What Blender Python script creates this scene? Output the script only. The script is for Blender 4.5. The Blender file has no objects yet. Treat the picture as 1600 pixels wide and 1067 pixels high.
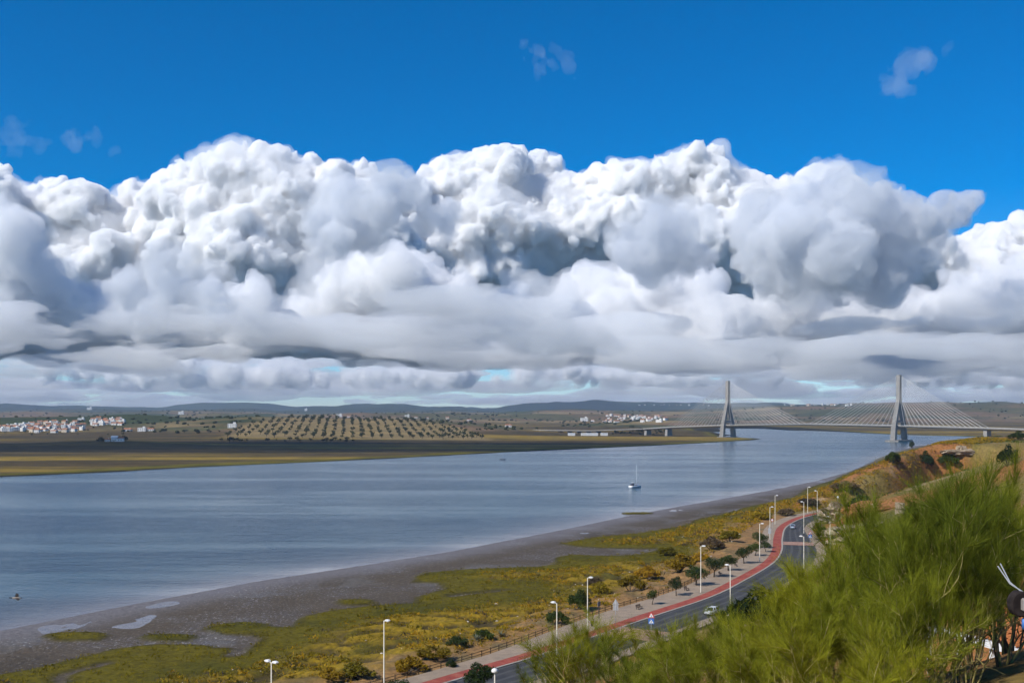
import bpy, bmesh, math, random
import numpy as np
from mathutils import Vector, Matrix
R = math.radians
scene = bpy.context.scene
col = scene.collection

# ------------------------------------------------------------------ camera
F = 1707.0            # focal length in pixels of the 1600 px wide photograph
HZ = 645.0            # row of the horizon
CZ = 43.0             # eye height above the river
cam_data = bpy.data.cameras.new('camera')
cam = bpy.data.objects.new('camera', cam_data); col.objects.link(cam)
cam_data.sensor_width = 36.0
cam_data.lens = 36.0 * F / 1600.0
cam_data.shift_y = (HZ - 533.5) / 1600.0
cam_data.clip_start = 0.5
cam_data.clip_end = 250000.0
cam.location = (0, 0, CZ)
cam.rotation_euler = (R(90), 0, 0)
scene.camera = cam

# ------------------------------------------------------------------ sky, sun, exposure
SUN_DIR = Vector((-0.80, -0.60, 0.0)).normalized()     # towards the sun, on the ground
SUN_EL = R(42)
sun_vec = Vector((SUN_DIR.x * math.cos(SUN_EL), SUN_DIR.y * math.cos(SUN_EL), math.sin(SUN_EL)))
world = bpy.data.worlds.new('World'); scene.world = world; world.use_nodes = True
wn = world.node_tree.nodes; wl = world.node_tree.links
wn.clear()
w_out = wn.new('ShaderNodeOutputWorld'); w_bg = wn.new('ShaderNodeBackground'); w_sky = wn.new('ShaderNodeTexSky')
w_sky.sky_type = 'NISHITA'; w_sky.sun_disc = False
w_sky.sun_elevation = SUN_EL
w_sky.sun_rotation = math.atan2(SUN_DIR.x, SUN_DIR.y)
w_sky.altitude = 1500; w_sky.air_density = 1.0; w_sky.dust_density = 0.0; w_sky.ozone_density = 8.0
w_hsv = wn.new('ShaderNodeHueSaturation'); w_hsv.inputs['Saturation'].default_value = 1.33
wl.new(w_sky.outputs[0], w_hsv.inputs['Color']); wl.new(w_hsv.outputs[0], w_bg.inputs[0])
w_bg.inputs[1].default_value = 0.125
wl.new(w_bg.outputs[0], w_out.inputs[0])
sl = bpy.data.lights.new('sun', 'SUN'); sl.energy = 5.0; sl.angle = R(0.53); sl.color = (1.0, 0.955, 0.88)
sun = bpy.data.objects.new('sun', sl); col.objects.link(sun)
sun.rotation_euler = (-sun_vec).to_track_quat('-Z', 'Y').to_euler()
sun.location = (-200, -150, 400)
scene.view_settings.view_transform = 'Standard'; scene.view_settings.look = 'None'
scene.view_settings.exposure = 0.0; scene.view_settings.gamma = 1.0
scene.view_settings.use_curve_mapping = False
scene.render.engine = 'CYCLES'
scene.cycles.use_denoising = True
scene.cycles.denoiser = 'OPENIMAGEDENOISE'
scene.cycles.max_bounces = 16
scene.cycles.diffuse_bounces = 2; scene.cycles.glossy_bounces = 2
scene.cycles.transmission_bounces = 4; scene.cycles.transparent_max_bounces = 8
scene.cycles.volume_bounces = 15
scene.cycles.sample_clamp_indirect = 4.0
scene.cycles.use_adaptive_sampling = True; scene.cycles.adaptive_threshold = 0.03; scene.cycles.adaptive_min_samples = 20

# ------------------------------------------------------------------ helpers
def pix(px, py, d):
    """point at distance d (along Y) seen at pixel px, py of the photograph"""
    return Vector(((px - 800.0) / F * d, d, CZ - (py - HZ) / F * d))
def gnd(px, py, z=0.0):
    """point of the level z seen at pixel px, py"""
    d = F * (CZ - z) / (py - HZ)
    return Vector(((px - 800.0) / F * d, d, z))
def tag(o, label=None, cat=None, group=None, kind=None):
    if label: o['label'] = label
    if cat: o['category'] = cat
    if group: o['group'] = group
    if kind: o['kind'] = kind
    return o
def mesh_obj(name, verts, faces, mats, parent=None, smooth=False, mat_index=None):
    me = bpy.data.meshes.new(name)
    me.from_pydata([tuple(v) for v in verts] if not isinstance(verts, np.ndarray) else verts.tolist(), [], faces)
    if not isinstance(mats, (list, tuple)): mats = [mats]
    for m in mats: me.materials.append(m)
    if mat_index is not None: me.polygons.foreach_set('material_index', mat_index)
    if smooth: me.polygons.foreach_set('use_smooth', [True] * len(me.polygons))
    me.update()
    o = bpy.data.objects.new(name, me); col.objects.link(o)
    if parent: o.parent = parent
    return o
def np_mesh(name, V, Q, mats, smooth=False, mat_index=None):
    """fast mesh from numpy vertices and an (n,3) or (n,4) face array"""
    me = bpy.data.meshes.new(name)
    V = np.asarray(V, np.float32); Q = np.asarray(Q, np.int32); n, k = Q.shape
    me.vertices.add(len(V)); me.vertices.foreach_set('co', V.ravel())
    me.loops.add(n * k); me.loops.foreach_set('vertex_index', Q.ravel())
    me.polygons.add(n); me.polygons.foreach_set('loop_start', np.arange(0, n * k, k, dtype=np.int32))
    if not isinstance(mats, (list, tuple)): mats = [mats]
    for m in mats: me.materials.append(m)
    if mat_index is not None: me.polygons.foreach_set('material_index', np.asarray(mat_index, np.int32))
    if smooth: me.polygons.foreach_set('use_smooth', np.ones(n, bool))
    me.update(calc_edges=True)
    return me
def link(me, name, parent=None):
    o = bpy.data.objects.new(name, me); col.objects.link(o)
    if parent: o.parent = parent
    return o
def empty(name, loc, rz=0.0):
    o = bpy.data.objects.new(name, None); col.objects.link(o)
    o.location = loc; o.rotation_euler = (0, 0, rz); o.empty_display_size = 0.2
    return o
def copy_tree(o, parent=None):
    c = o.copy(); col.objects.link(c)
    if parent: c.parent = parent
    for ch in o.children: copy_tree(ch, c)
    return c
# ------------------------------------------------------------------ materials
class NT:
    """tiny node-tree builder"""
    def __init__(s, name):
        s.m = bpy.data.materials.new(name); s.m.use_nodes = True; s.t = s.m.node_tree; s.n = s.t.nodes; s.n.clear()
        s.out = s.n.new('ShaderNodeOutputMaterial'); s.p = s.n.new('ShaderNodeBsdfPrincipled')
        s.t.links.new(s.p.outputs[0], s.out.inputs[0]); s.tc = s.n.new('ShaderNodeTexCoord'); s.ge = None
    def set(s, inp, v):
        if hasattr(v, 'is_linked') or hasattr(v, 'links'): s.t.links.new(v, inp)
        else: inp.default_value = v
    def pos(s, sc=(1, 1, 1), obj=False):
        mp = s.n.new('ShaderNodeMapping'); mp.inputs['Scale'].default_value = sc
        if obj: s.t.links.new(s.tc.outputs['Object'], mp.inputs[0])
        else:
            if s.ge is None: s.ge = s.n.new('ShaderNodeNewGeometry')
            s.t.links.new(s.ge.outputs['Position'], mp.inputs[0])
        return mp.outputs[0]
    def noise(s, vec, scale=1.0, detail=3.0, rough=0.55, dist=0.0):
        n = s.n.new('ShaderNodeTexNoise'); s.t.links.new(vec, n.inputs['Vector'])
        n.inputs['Scale'].default_value = scale; n.inputs['Detail'].default_value = detail
        n.inputs['Roughness'].default_value = rough; n.inputs['Distortion'].default_value = dist
        return n.outputs[0]
    def ramp(s, fac, stops):
        r = s.n.new('ShaderNodeValToRGB'); s.t.links.new(fac, r.inputs[0]); e = r.color_ramp.elements
        while len(e) < len(stops): e.new(0.5)
        for k, (p, c) in enumerate(stops):
            e[k].position = p; e[k].color = (*c, 1) if len(c) == 3 else c
        return r.outputs[0]
    def step(s, fac, a, b):
        r = s.n.new('ShaderNodeMapRange'); r.inputs[1].default_value = a; r.inputs[2].default_value = b; r.interpolation_type = 'SMOOTHSTEP'
        s.t.links.new(fac, r.inputs[0]); return r.outputs[0]
    def mix(s, fac, a, b, mode='MIX'):
        m = s.n.new('ShaderNodeMix'); m.data_type = 'RGBA'; m.blend_type = mode
        s.set(m.inputs[0], fac)
        for k, v in ((6, a), (7, b)):
            if isinstance(v, tuple): m.inputs[k].default_value = (*v, 1) if len(v) == 3 else v
            else: s.t.links.new(v, m.inputs[k])
        return m.outputs[2]
    def math(s, op, a, b=None):
        m = s.n.new('ShaderNodeMath'); m.operation = op; s.set(m.inputs[0], a)
        if b is not None: s.set(m.inputs[1], b)
        return m.outputs[0]
    def attr(s, name, out='Color'):
        a = s.n.new('ShaderNodeAttribute'); a.attribute_name = name; return a.outputs[out]
    def bump(s, h, dist=0.1, strength=0.5):
        b = s.n.new('ShaderNodeBump'); b.inputs['Distance'].default_value = dist; b.inputs['Strength'].default_value = strength
        s.t.links.new(h, b.inputs['Height']); s.t.links.new(b.outputs[0], s.p.inputs['Normal'])
    def rand(s):
        o = s.n.new('ShaderNodeObjectInfo'); return o.outputs['Random']
    def done(s, colr, rough=0.9, spec=0.3, metal=0.0):
        if isinstance(colr, tuple): s.p.inputs['Base Color'].default_value = (*colr, 1)
        else: s.t.links.new(colr, s.p.inputs['Base Color'])
        s.set(s.p.inputs['Roughness'], rough); s.p.inputs['Specular IOR Level'].default_value = spec
        s.p.inputs['Metallic'].default_value = metal
        return s.m
def mottled(name, c, amount=0.3, scale=2.0, rough=0.85, spec=0.3, metal=0.0, obj=True, bump=0.0, detail=4.0):
    """one real colour with fine uneven wear"""
    k = NT(name); v = k.pos(obj=obj); n = k.noise(v, scale, detail)
    lo = tuple(x * (1 - amount) for x in c); hi = tuple(min(1, x * (1 + amount)) for x in c)
    f = k.ramp(n, [(0.3, lo), (0.7, hi)])
    if bump: k.bump(n, bump, 0.6)
    return k.done(f, rough, spec, metal)

# ------------------------------------------------------------------ plan of the place (metres; the camera stands at 0, 0)
def polyline(pts): return np.array([(p[0], p[1]) for p in pts], float)
def catmull(P, step):
    P = np.asarray(P, float); out = []
    Q = np.vstack([2 * P[0] - P[1], P, 2 * P[-1] - P[-2]])
    for i in range(1, len(Q) - 2):
        n = max(2, int(np.linalg.norm(Q[i + 1] - Q[i]) / step))
        for t in np.linspace(0, 1, n, endpoint=False):
            a, b, c, d = Q[i - 1], Q[i], Q[i + 1], Q[i + 2]
            out.append(0.5 * ((2 * b) + (-a + c) * t + (2 * a - 5 * b + 4 * c - d) * t * t + (-a + 3 * b - 3 * c + d) * t ** 3))
    out.append(P[-1]); return np.array(out)
def seg_dist(X, Y, L):
    """distance to polyline L and the side (right +) of the nearest piece"""
    best = np.full(X.shape, 1e18); side = np.zeros(X.shape)
    for a, b in zip(L[:-1], L[1:]):
        ab = b - a; n2 = ab @ ab
        t = np.clip(((X - a[0]) * ab[0] + (Y - a[1]) * ab[1]) / n2, 0, 1)
        dx = X - a[0] - t * ab[0]; dy = Y - a[1] - t * ab[1]
        d = dx * dx + dy * dy
        m = d < best
        best = np.where(m, d, best); side = np.where(m, ab[1] * (X - a[0]) - ab[0] * (Y - a[1]), side)
    return np.sqrt(best), np.sign(side)
def signed(X, Y, L):
    d, s = seg_dist(X, Y, L); return d * s
def in_poly(X, Y, P):
    inside = np.zeros(X.shape, bool); n = len(P)
    for i in range(n):
        x0, y0 = P[i]; x1, y1 = P[(i + 1) % n]
        if y0 == y1: continue
        c = ((Y >= y0) != (Y >= y1)) & (X < (x1 - x0) * (Y - y0) / (y1 - y0) + x0)
        inside ^= c
    return inside
def poly_sd(X, Y, P):
    """signed distance to a closed polygon, inside positive"""
    d, _ = seg_dist(X, Y, np.vstack([P, P[:1]])); return np.where(in_poly(X, Y, P), d, -d)
def sstep(a, b, x):
    t = np.clip((x - a) / (b - a), 0, 1); return t * t * (3 - 2 * t)
_rng0 = np.random.default_rng(11)
_lat = _rng0.uniform(-1, 1, (256, 256))
def vnoise(X, Y, s, k=0):
    u = X / s + 37.3 * k + 1000; v = Y / s + 91.7 * k + 1000
    i = np.floor(u).astype(int); j = np.floor(v).astype(int); fu = u - i; fv = v - j
    fu = fu * fu * (3 - 2 * fu); fv = fv * fv * (3 - 2 * fv)
    i0 = i % 256; i1 = (i + 1) % 256; j0 = j % 256; j1 = (j + 1) % 256
    return (_lat[i0, j0] * (1 - fu) + _lat[i1, j0] * fu) * (1 - fv) + (_lat[i0, j1] * (1 - fu) + _lat[i1, j1] * fu) * fv
def fbm(X, Y, s, o=4, k=0):
    r = 0; a = 1.0
    for q in range(o): r = r + a * vnoise(X, Y, s / 2 ** q, k + q * 3); a *= 0.5
    return r / 1.6
ROAD_Z = 3.0
_rp = [(700,1060),(830,1022),(1000,965),(1100,932),(1150,908),(1198,880),(1213,860),(1215,840),(1222,823),(1246,810),(1280,801.5),(1308,797.5)]
_rw = [tuple(gnd(a, b, ROAD_Z)[:2]) for a, b in _rp]
RED = catmull([(-131, 6), (-70, 86)] + _rw + [(156, 458), (180, 474), (203, 500)], 2.0)     # centre line of the red cycle path
SHORE = polyline([(-420, -120), (-230, 90)] + [gnd(a, b) for a, b in ((0,985),(200,945),(400,908),(560,884),(700,862),(850,833),(1000,802),(1100,784),(1200,766),(1270,752),(1330,735),(1375,716),(1400,706))] + [(520, 1420), (900, 1900)])
FAR_LAND = polyline([(-20000, 500), (-900, 560)] + [gnd(a, b) for a, b in ((-150,752),(0,745),(150,738.5),(300,730),(500,721.5),(650,714),(800,706),(1000,697),(1100,692),(1140,689.5),(1170,688),(1187,685.8),(1165,684),(1125,681.5),(1095,676.5),(1075,672),(1050,669),(1060,668),(1150,668.3),(1228,669.2),(1300,673.5),(1400,679),(1500,681.5),(1560,683),(1640,685),(1800,689))] + [(1900, 1750), (20000, 1700), (20000, 30000), (-20000, 30000)])
NEAR_LAND = np.vstack([SHORE, [(9000, 1900), (9000, -9000), (-9000, -9000), (-9000, -120)]])
# tidal marsh: tongues and islands of low green plants on the mud
MARSH = polyline([gnd(a, b, .3) for a, b in ((-60,1064),(40,1046),(67,1040),(107,1030),(174,1013),(214,1008),(253,1005),(309,1006),(365,1013),(357,1026),(376,1024),(397,1006),(408,998),(391,992),(346,991),(318,982),(337,974),(380,970),(420,974),(459,976),(469,963),(516,953),(587,944),(648,942),(653,932),(694,920),(681,911),(644,908),(647,900),(666,894),(728,889),(791,886),(837,885),(869,881),(865,872),(890,866),(940,868),(1000,866),(1030,858),(960,857),(900,854),(872,849),(930,839),(1000,832),(1060,822),(1100,812),(1150,801),(1165,794),(1200,785),(1240,776),(1262,762),(1300,750),(1325,738),(1360,724),(1395,707))] + [(540, 1420), (900, 1800), (900, -100), (-300, -100), (-230, 60)])
ISLES = []
for cx, cy, rx, ry in ((119.5, 993.6, 51, 8.5), (264, 996.5, 45, 7.5), (556, 940.5, 31, 5.5), (995, 801.5, 26, 2.0)):
    ISLES.append(polyline([gnd(cx + rx * math.cos(t) * (1 + .06 * math.sin(3 * t)), cy - ry * math.sin(t) * (1 + .1 * math.sin(2 * t + 1)), .2) for t in np.linspace(0, 2 * math.pi, 28, endpoint=False)]))
POOLS = [polyline([gnd(a, b, .3) for a, b in q]) for q in (((422,978),(424,962),(440,955),(470,956),(462,972),(455,979)), ((318,1004),(360,1000),(405,1000),(395,1010),(340,1012)), ((85,1060),(100,1057),(104,1066),(90,1068)), ((88,1056.5),(112,1049),(140,1043),(170,1036),(171,1037.5),(141,1045),(114,1051.5),(92,1060)), ((700,931),(740,926),(790,921),(791,922.5),(742,928),(702,933)))]
def near_height(X, Y, detail=True):
    s = signed(X, Y, RED); t = poly_sd(X, Y, NEAR_LAND)
    m = poly_sd(X, Y, MARSH)
    for I in ISLES: m = np.maximum(m, poly_sd(X, Y, I))
    for P in POOLS: m = np.minimum(m, -poly_sd(X, Y, P))
    z = np.where(t < 0, 0.03 * t, 0.0035 * t + (0.13 * fbm(X, Y * .7, 15, 4, 31) + .02) * sstep(1, 8, t) * detail)
    z = np.maximum(z, -4.0)
    z = z + sstep(-0.8, 1.2, m) * (0.32 + 0.16 * fbm(X, Y, 9, 3, 5) * detail)
    lump = np.abs(fbm(X, Y, 5.5, 2, 60)) ; mound = sstep(9, 20, m + 9 * fbm(X, Y, 30, 3, 3)) * sstep(-10.5, -15, s)
    bank = 3.0 - 0.135 * np.maximum(0, -s - 10) - 0.05 * np.maximum(0, -s - 22)
    bank = bank + 0.25 * fbm(X, Y, 11, 3, 2) * sstep(-11, -15, s) * detail
    z = np.maximum(z, np.where(s < 0, bank, -9))
    z = z + mound * (0.95 - 2.2 * np.minimum(lump, .43)) * detail
    cap = 41.4 - 11.0 * sstep(150, 420, Y)
    inn = 4.0 * sstep(318, 400, Y)
    up = 2.9 + 0.385 * np.maximum(0, s - 14.5 + inn) + 1.5 * sstep(14.5 - inn, 18 - inn, s) * sstep(370, 400, Y)
    up = np.where(up > cap - 6, cap - 6 * np.exp(-(up - cap + 6) / 6), up)
    up = up + (0.9 * fbm(X, Y, 22, 4, 7) * sstep(16, 30, s)) * detail
    z = np.where(s > 0, np.maximum(z, up), z)
    z = z - 6.0 * np.exp(-((X - 26) / 11) ** 2 - ((Y - 52) / 12) ** 2)     # terrace cut for the tiled porch
    h2 = -6 + 7.2 * sstep(8, 34, t) + 27.5 * sstep(36, 100, t + 7 * fbm(X, Y, 60, 3, 9)) * sstep(425, 520, Y) * (1 - 0.75 * sstep(640, 960, Y))
    h2 = h2 + 0.8 * fbm(X, Y, 25, 4, 8) * sstep(34, 60, t)
    corridor = sstep(11, 20, np.abs(s - 1))
    z = np.where((Y > 425), np.maximum(z, ROAD_Z - 0.1 + (h2 - ROAD_Z + 0.1) * corridor), z)
    flat = 1 - sstep(0.0, 1.5, np.maximum(s - 14.3 + inn, -9.2 - s))
    z = z * (1 - flat) + (ROAD_Z - 0.12) * flat
    return z, s, t, m
def hz(x, y): return float(near_height(np.array([float(x)]), np.array([float(y)]))[0][0])
def axis(spec):
    out = [spec[0][0]]
    for a, b, st in spec:
        n = max(1, int(round((b - a) / st))); out += list(np.linspace(a, b, n + 1)[1:])
    return np.array(out)
def grid_mesh(name, xs, ys, Z, mats, keep=None):
    X, Y = np.meshgrid(xs, ys); V = np.stack([X.ravel(), Y.ravel(), Z.ravel()], 1)
    n = len(xs); I = np.arange(len(ys) * n).reshape(len(ys), n)
    Q = np.stack([I[:-1, :-1], I[:-1, 1:], I[1:, 1:], I[1:, :-1]], -1).reshape(-1, 4)
    if keep is not None:
        kq = keep.ravel()[Q].any(1); Q = Q[kq]
        u = np.unique(Q); mp = -np.ones(len(V), int); mp[u] = np.arange(len(u)); Q = mp[Q]; V = V[u]
    else: u = np.arange(len(V))
    return np_mesh(name, V, Q, mats, smooth=True), u
def set_col(me, name, C):
    a = me.attributes.new(name, 'FLOAT_COLOR', 'POINT')
    C = np.asarray(C, np.float32)
    if C.shape[1] == 3: C = np.concatenate([C, np.ones((len(C), 1), np.float32)], 1)
    a.data.foreach_set('color', C.ravel())

# ------------------------------------------------------------------ near bank
xs = axis([(-420, -140, 6), (-140, 130, 1.0), (130, 330, 2.5), (330, 1000, 14)])
ys = axis([(-110, 130, 4), (130, 350, 1.0), (350, 520, 1.8), (520, 900, 5), (900, 1900, 16)])
X, Y = np.meshgrid(xs, ys)
Z, S_, T_, M_ = near_height(X, Y)
# what grows or lies where: mud, low marsh, golden scrub ground, bare earth, dry hillside
def lerp(a, b, f): return a * (1 - f[..., None]) + np.array(b) * f[..., None]
mudc = np.array((0.090, 0.070, 0.049))
C = np.ones(X.shape + (3,)) * mudc
C = lerp(C, (0.070, 0.055, 0.038), sstep(-.1, 0.5, fbm(X, Y * .6, 20, 4, 1)) * sstep(4, 18, T_))
C = lerp(C, (0.112, 0.098, 0.084), sstep(.15, 0.5, fbm(X, Y * .6, 9, 4, 101)))
C = lerp(C, (0.165, 0.155, 0.162), sstep(20, 3, T_) * .85)  # wet sheen near the water, painted in as a paler lilac mud colour
veg = sstep(-0.3, 0.6, M_ + 0.8 * fbm(X, Y, 4, 2, 4))
C = lerp(C, (0.105, 0.085, 0.004), veg)
C = lerp(C, (0.072, 0.064, 0.004), veg * sstep(0, .5, fbm(X, Y, 14, 3, 6)))
C = lerp(C, (0.035, 0.030, 0.012), veg * sstep(2.2, 0.2, M_) * 0.7)
up_m = sstep(9, 22, M_ + 9 * fbm(X, Y, 30, 3, 3)) * veg
C = lerp(C, (0.250, 0.165, 0.012), up_m)
C = lerp(C, (0.100, 0.082, 0.012), up_m * sstep(0.0, .4, fbm(X, Y, 7, 3, 12)))
C = lerp(C, (0.070, 0.052, 0.018), up_m * sstep(.20, .36, np.abs(fbm(X, Y, 5.5, 2, 60))))
ear = sstep(-24, -13, S_ + 9 * fbm(X, Y, 18, 3, 14) - 10 * np.exp(-((Y - 300) / 50.0) ** 2) * -1.0) * sstep(2, -5, S_)
C = lerp(C, (0.270, 0.155, 0.062), ear)
C = lerp(C, (0.180, 0.130, 0.060), ear * sstep(0, .5, fbm(X, Y, 5, 3, 15)))
hill = sstep(13, 18, S_) * (Y < 470) + (Y >= 430) * sstep(40, 62, T_ + 9 * fbm(X, Y, 30, 3, 17))
hill = np.clip(hill, 0, 1)
C = lerp(C, (0.200, 0.145, 0.045), hill)
C = lerp(C, (0.130, 0.115, 0.030), hill * sstep(-.1, .35, fbm(X, Y, 24, 4, 18)))
C = lerp(C, (0.300, 0.130, 0.045), hill * sstep(-.05, .3, fbm(X, Y, 42, 4, 21) + .2 * sstep(380, 520, Y)))
C = lerp(C, (0.330, 0.230, 0.130), hill * sstep(.35, .6, fbm(X, Y, 13, 3, 23)))
wet = (1 - veg) * (1 - hill) * (1 - ear)
me, u = grid_mesh('near_bank', xs, ys, Z, None or [], keep=(T_ > -60) | (S_ > -40))
set_col(me, 'land', C.reshape(-1, 3)[u])
wv = (wet * (0.35 + 0.65 * sstep(-.2, .5, fbm(X, Y, 12, 3, 30)))).ravel()[u]
set_col(me, 'wet', np.stack([wv, veg.ravel()[u], hill.ravel()[u]], 1))
k = NT('near_bank'); P = k.pos()
lc = k.attr('land'); wt = k.n.new('ShaderNodeSeparateColor'); k.t.links.new(k.attr('wet'), wt.inputs[0])
n1 = k.noise(P, 0.9, 6, 0.65); n2 = k.noise(k.pos((1, .45, 1)), 3.2, 4, 0.7)
c = k.mix(0.85, lc, k.ramp(n1, [(0.30, (0.42, 0.40, 0.36)), (0.5, (0.95, 0.95, 0.95)), (0.70, (1.5, 1.45, 1.35))]), 'MULTIPLY')
shell = k.math('MULTIPLY', k.step(k.noise(k.pos((1, .5, 1)), 1.9, 5, 0.75), 0.55, 0.66), wt.outputs[0])
c = k.mix(k.math('MULTIPLY', shell, 0.75), c, (0.46, 0.43, 0.40))
k.bump(k.math('ADD', n1, k.math('MULTIPLY', n2, 0.5)), 0.25, 0.8)
rg = k.math('SUBTRACT', 0.92, k.math('MULTIPLY', k.math('MULTIPLY', wt.outputs[0], k.step(n1, 0.7, 0.35)), 0.50))
me.materials.append(k.done(c, rg, 0.14))
tag(link(me, 'near_bank'), 'tidal mud, marsh and dry hillside of the near bank', kind='structure')

# ------------------------------------------------------------------ river
rx = axis([(-30000, -1500, 2850), (-1500, -300, 60), (-300, 500, 10), (500, 2000, 75), (2000, 30000, 2800)])
ry = axis([(-3000, -100, 290), (-100, 700, 8), (700, 2000, 40), (2000, 4000, 100), (4000, 30000, 2600)])
Xr, Yr = np.meshgrid(rx, ry)
Tr = poly_sd(Xr, Yr, NEAR_LAND)
me, u = grid_mesh('river', rx, ry, np.zeros_like(Xr), [])
dep = np.maximum(-Tr, 0) + 5.0 * fbm(Xr, Yr, 55, 3, 40)
sh = np.exp(-np.maximum(dep, 0) / 13.0)
set_col(me, 'shoal', np.stack([sh, sstep(-.35, .45, fbm(Xr, Yr * 3.0, 420, 4, 41)), sh * 0], -1).reshape(-1, 3)[u])
k = NT('river_water')
sp = k.n.new('ShaderNodeSeparateColor'); k.t.links.new(k.attr('shoal'), sp.inputs[0])
w1 = k.noise(k.pos((1, 1.5, 1)), 0.55, 5, 0.62, 0.3); w2 = k.noise(k.pos((1, 3.0, 1)), 0.07, 4, 0.6); w3 = k.noise(k.pos((.35, 2.2, 1)), 0.006, 4, 0.6)
w4 = k.noise(k.pos((.5, 3.5, 1)), 0.02, 3, 0.6); calm = k.step(k.math('ADD', k.math('MULTIPLY', w3, .65), k.math('MULTIPLY', w4, .35)), 0.42, 0.60)
bc = k.mix(sp.outputs[0], k.mix(calm, (0.010, 0.048, 0.084), (0.050, 0.105, 0.130)), (0.205, 0.190, 0.190))
hgt = k.math('ADD', w1, k.math('MULTIPLY', w2, 1.6))
b = k.n.new('ShaderNodeBump'); k.t.links.new(hgt, b.inputs['Height']); b.inputs['Distance'].default_value = 0.55
k.set(b.inputs['Strength'], k.math('SUBTRACT', 0.95, k.math('ADD', k.math('MULTIPLY', calm, 0.6), k.math('MULTIPLY', sp.outputs[0], 0.4))))
k.t.links.new(b.outputs[0], k.p.inputs['Normal'])
k.p.inputs['IOR'].default_value = 1.33
me.materials.append(k.done(bc, 0.16, 0.5))
tag(link(me, 'river'), 'wide blue-grey tidal river', kind='structure')

# ------------------------------------------------------------------ far bank and hills
def far_height(X, Y):
    m = poly_sd(X, Y, FAR_LAND)
    z = np.where(m < 0, np.maximum(-4, 0.08 * m), 0.5 + 0.7 * sstep(0, 40, m))
    U = X / np.maximum(Y, 1) * F + 800                       # bearing, to name places along the shore
    def bump(cx, cy, rx, ry, h, p=1.0):
        q = ((X - cx) / rx) ** 2 + ((Y - cy) / ry) ** 2
        return h * np.exp(-q ** p)
    inland = sstep(150, 700, m)
    # olive hill
    z = z + bump(-325, 2380, 330, 470, 28, 1.4) * (1 + .06 * fbm(X, Y, 160, 3, 50))
    z = z + bump(-620, 2300, 160, 260, 12)
    # village slope
    z = z + bump(-1050, 2600, 420, 420, 32, 1.3) + bump(-860, 2480, 110, 170, 10)
    # knoll with the farm
    z = z + bump(-535, 1440, 105, 75, 5.5)
    z = z + bump(-740, 1420, 60, 40, 2.0)
    # wooded rise and abutment at the bridge
    z = z + bump(300, 2110, 110, 60, 10) + bump(420, 2900, 260, 330, 22)
    # rolling country, rising to the blue ridge
    r = sstep(2300, 5200, Y)
    z = z + inland * r * (14 + 36 * fbm(X, Y, 800, 5, 52) + 20 * sstep(3500, 7500, Y))
    east = sstep(-400, 1400, X - 0.10 * Y)
    z = z + inland * east * sstep(3300, 5600, Y) * (44 + 34 * fbm(X, Y, 900, 5, 60)) * (1 - sstep(7000, 9000, Y) * .4)
    z = z + sstep(7500, 11500, Y) * (36 + 95 * fbm(X, Y, 1000, 5, 55))
    z = z + inland * sstep(1900, 3000, Y) * 1.8 * fbm(X, Y, 130, 3, 57)
    return z, m
fx = np.concatenate([-np.geomspace(9000, 1300, 26), axis([(-1300, 900, 11)])[1:], np.geomspace(910, 9000, 30)])
fy = np.concatenate([axis([(520, 3300, 13)]), np.geomspace(3315, 14500, 190)])
X, Y = np.meshgrid(fx, fy)
Z, Mf = far_height(X, Y)
me, u = grid_mesh('far_bank', fx, fy, Z, [], keep=Mf > -60)
C = np.ones(X.shape + (3,)) * np.array((0.080, 0.058, 0.026))
st = fbm(X * .22, Y * 1.6, 160, 4, 70)
C = lerp(C, (0.230, 0.158, 0.030), sstep(-.15, .3, st))
C = lerp(C, (0.050, 0.042, 0.022), sstep(.1, .5, fbm(X * .3, Y * 1.8, 120, 4, 72)))
C = lerp(C, (0.125, 0.112, 0.014), sstep(38, 10, Mf + 12 * fbm(X, Y, 60, 3, 73)))
C = lerp(C, (0.030, 0.026, 0.016), sstep(9, 3, Mf))
up = sstep(6, 12, Z)
C = lerp(C, (0.165, 0.108, 0.058), up)
C = lerp(C, (0.085, 0.082, 0.034), up * sstep(-.1, .25, fbm(X, Y, 260, 5, 75)))
C = lerp(C, (0.230, 0.170, 0.080), up * sstep(.25, .45, fbm(X, Y, 330, 4, 77)))
C = lerp(C, (0.045, 0.058, 0.022), up * sstep(.12, .4, fbm(X, Y, 420, 5, 79) + .2 * sstep(5000, 9000, Y)))
xr = X + 0.149 * (Y - 1700)
C = lerp(C, (0.022, 0.034, 0.018), sstep(6000, 9000, Y + 1500 * fbm(X, Y, 900, 3, 85)))
oh = sstep(-470, -440, xr) * sstep(-15, -45, xr) * sstep(1690, 1760, Y + .25 * X + 80) * sstep(40, -40, Y - 2430 + 330 * ((xr + 245) / 205) ** 2)
C = lerp(C, (0.225, 0.165, 0.072), oh)
set_col(me, 'land', C.reshape(-1, 3)[u])
k = NT('far_bank'); P = k.pos()
n1 = k.noise(P, 0.035, 6, 0.7); n2 = k.noise(k.pos((.25, 1, 1)), 0.02, 5, 0.65)
c = k.mix(0.9, k.attr('land'), k.ramp(n1, [(0.3, (0.55, 0.6, 0.6)), (0.5, (1, 1, 1)), (0.7, (1.4, 1.3, 1.15))]), 'MULTIPLY')
c = k.mix(0.7, c, k.ramp(n2, [(0.3, (0.6, 0.6, 0.62)), (0.52, (1, 1, 1)), (0.72, (1.35, 1.3, 1.2))]), 'MULTIPLY')
me.materials.append(k.done(c, 0.95, 0.05))
far_land = tag(link(me, 'far_bank'), 'marsh plain and rolling hills across the river', kind='structure')
def fz(x, y): return float(far_height(np.array([float(x)]), np.array([float(y)]))[0][0])
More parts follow.
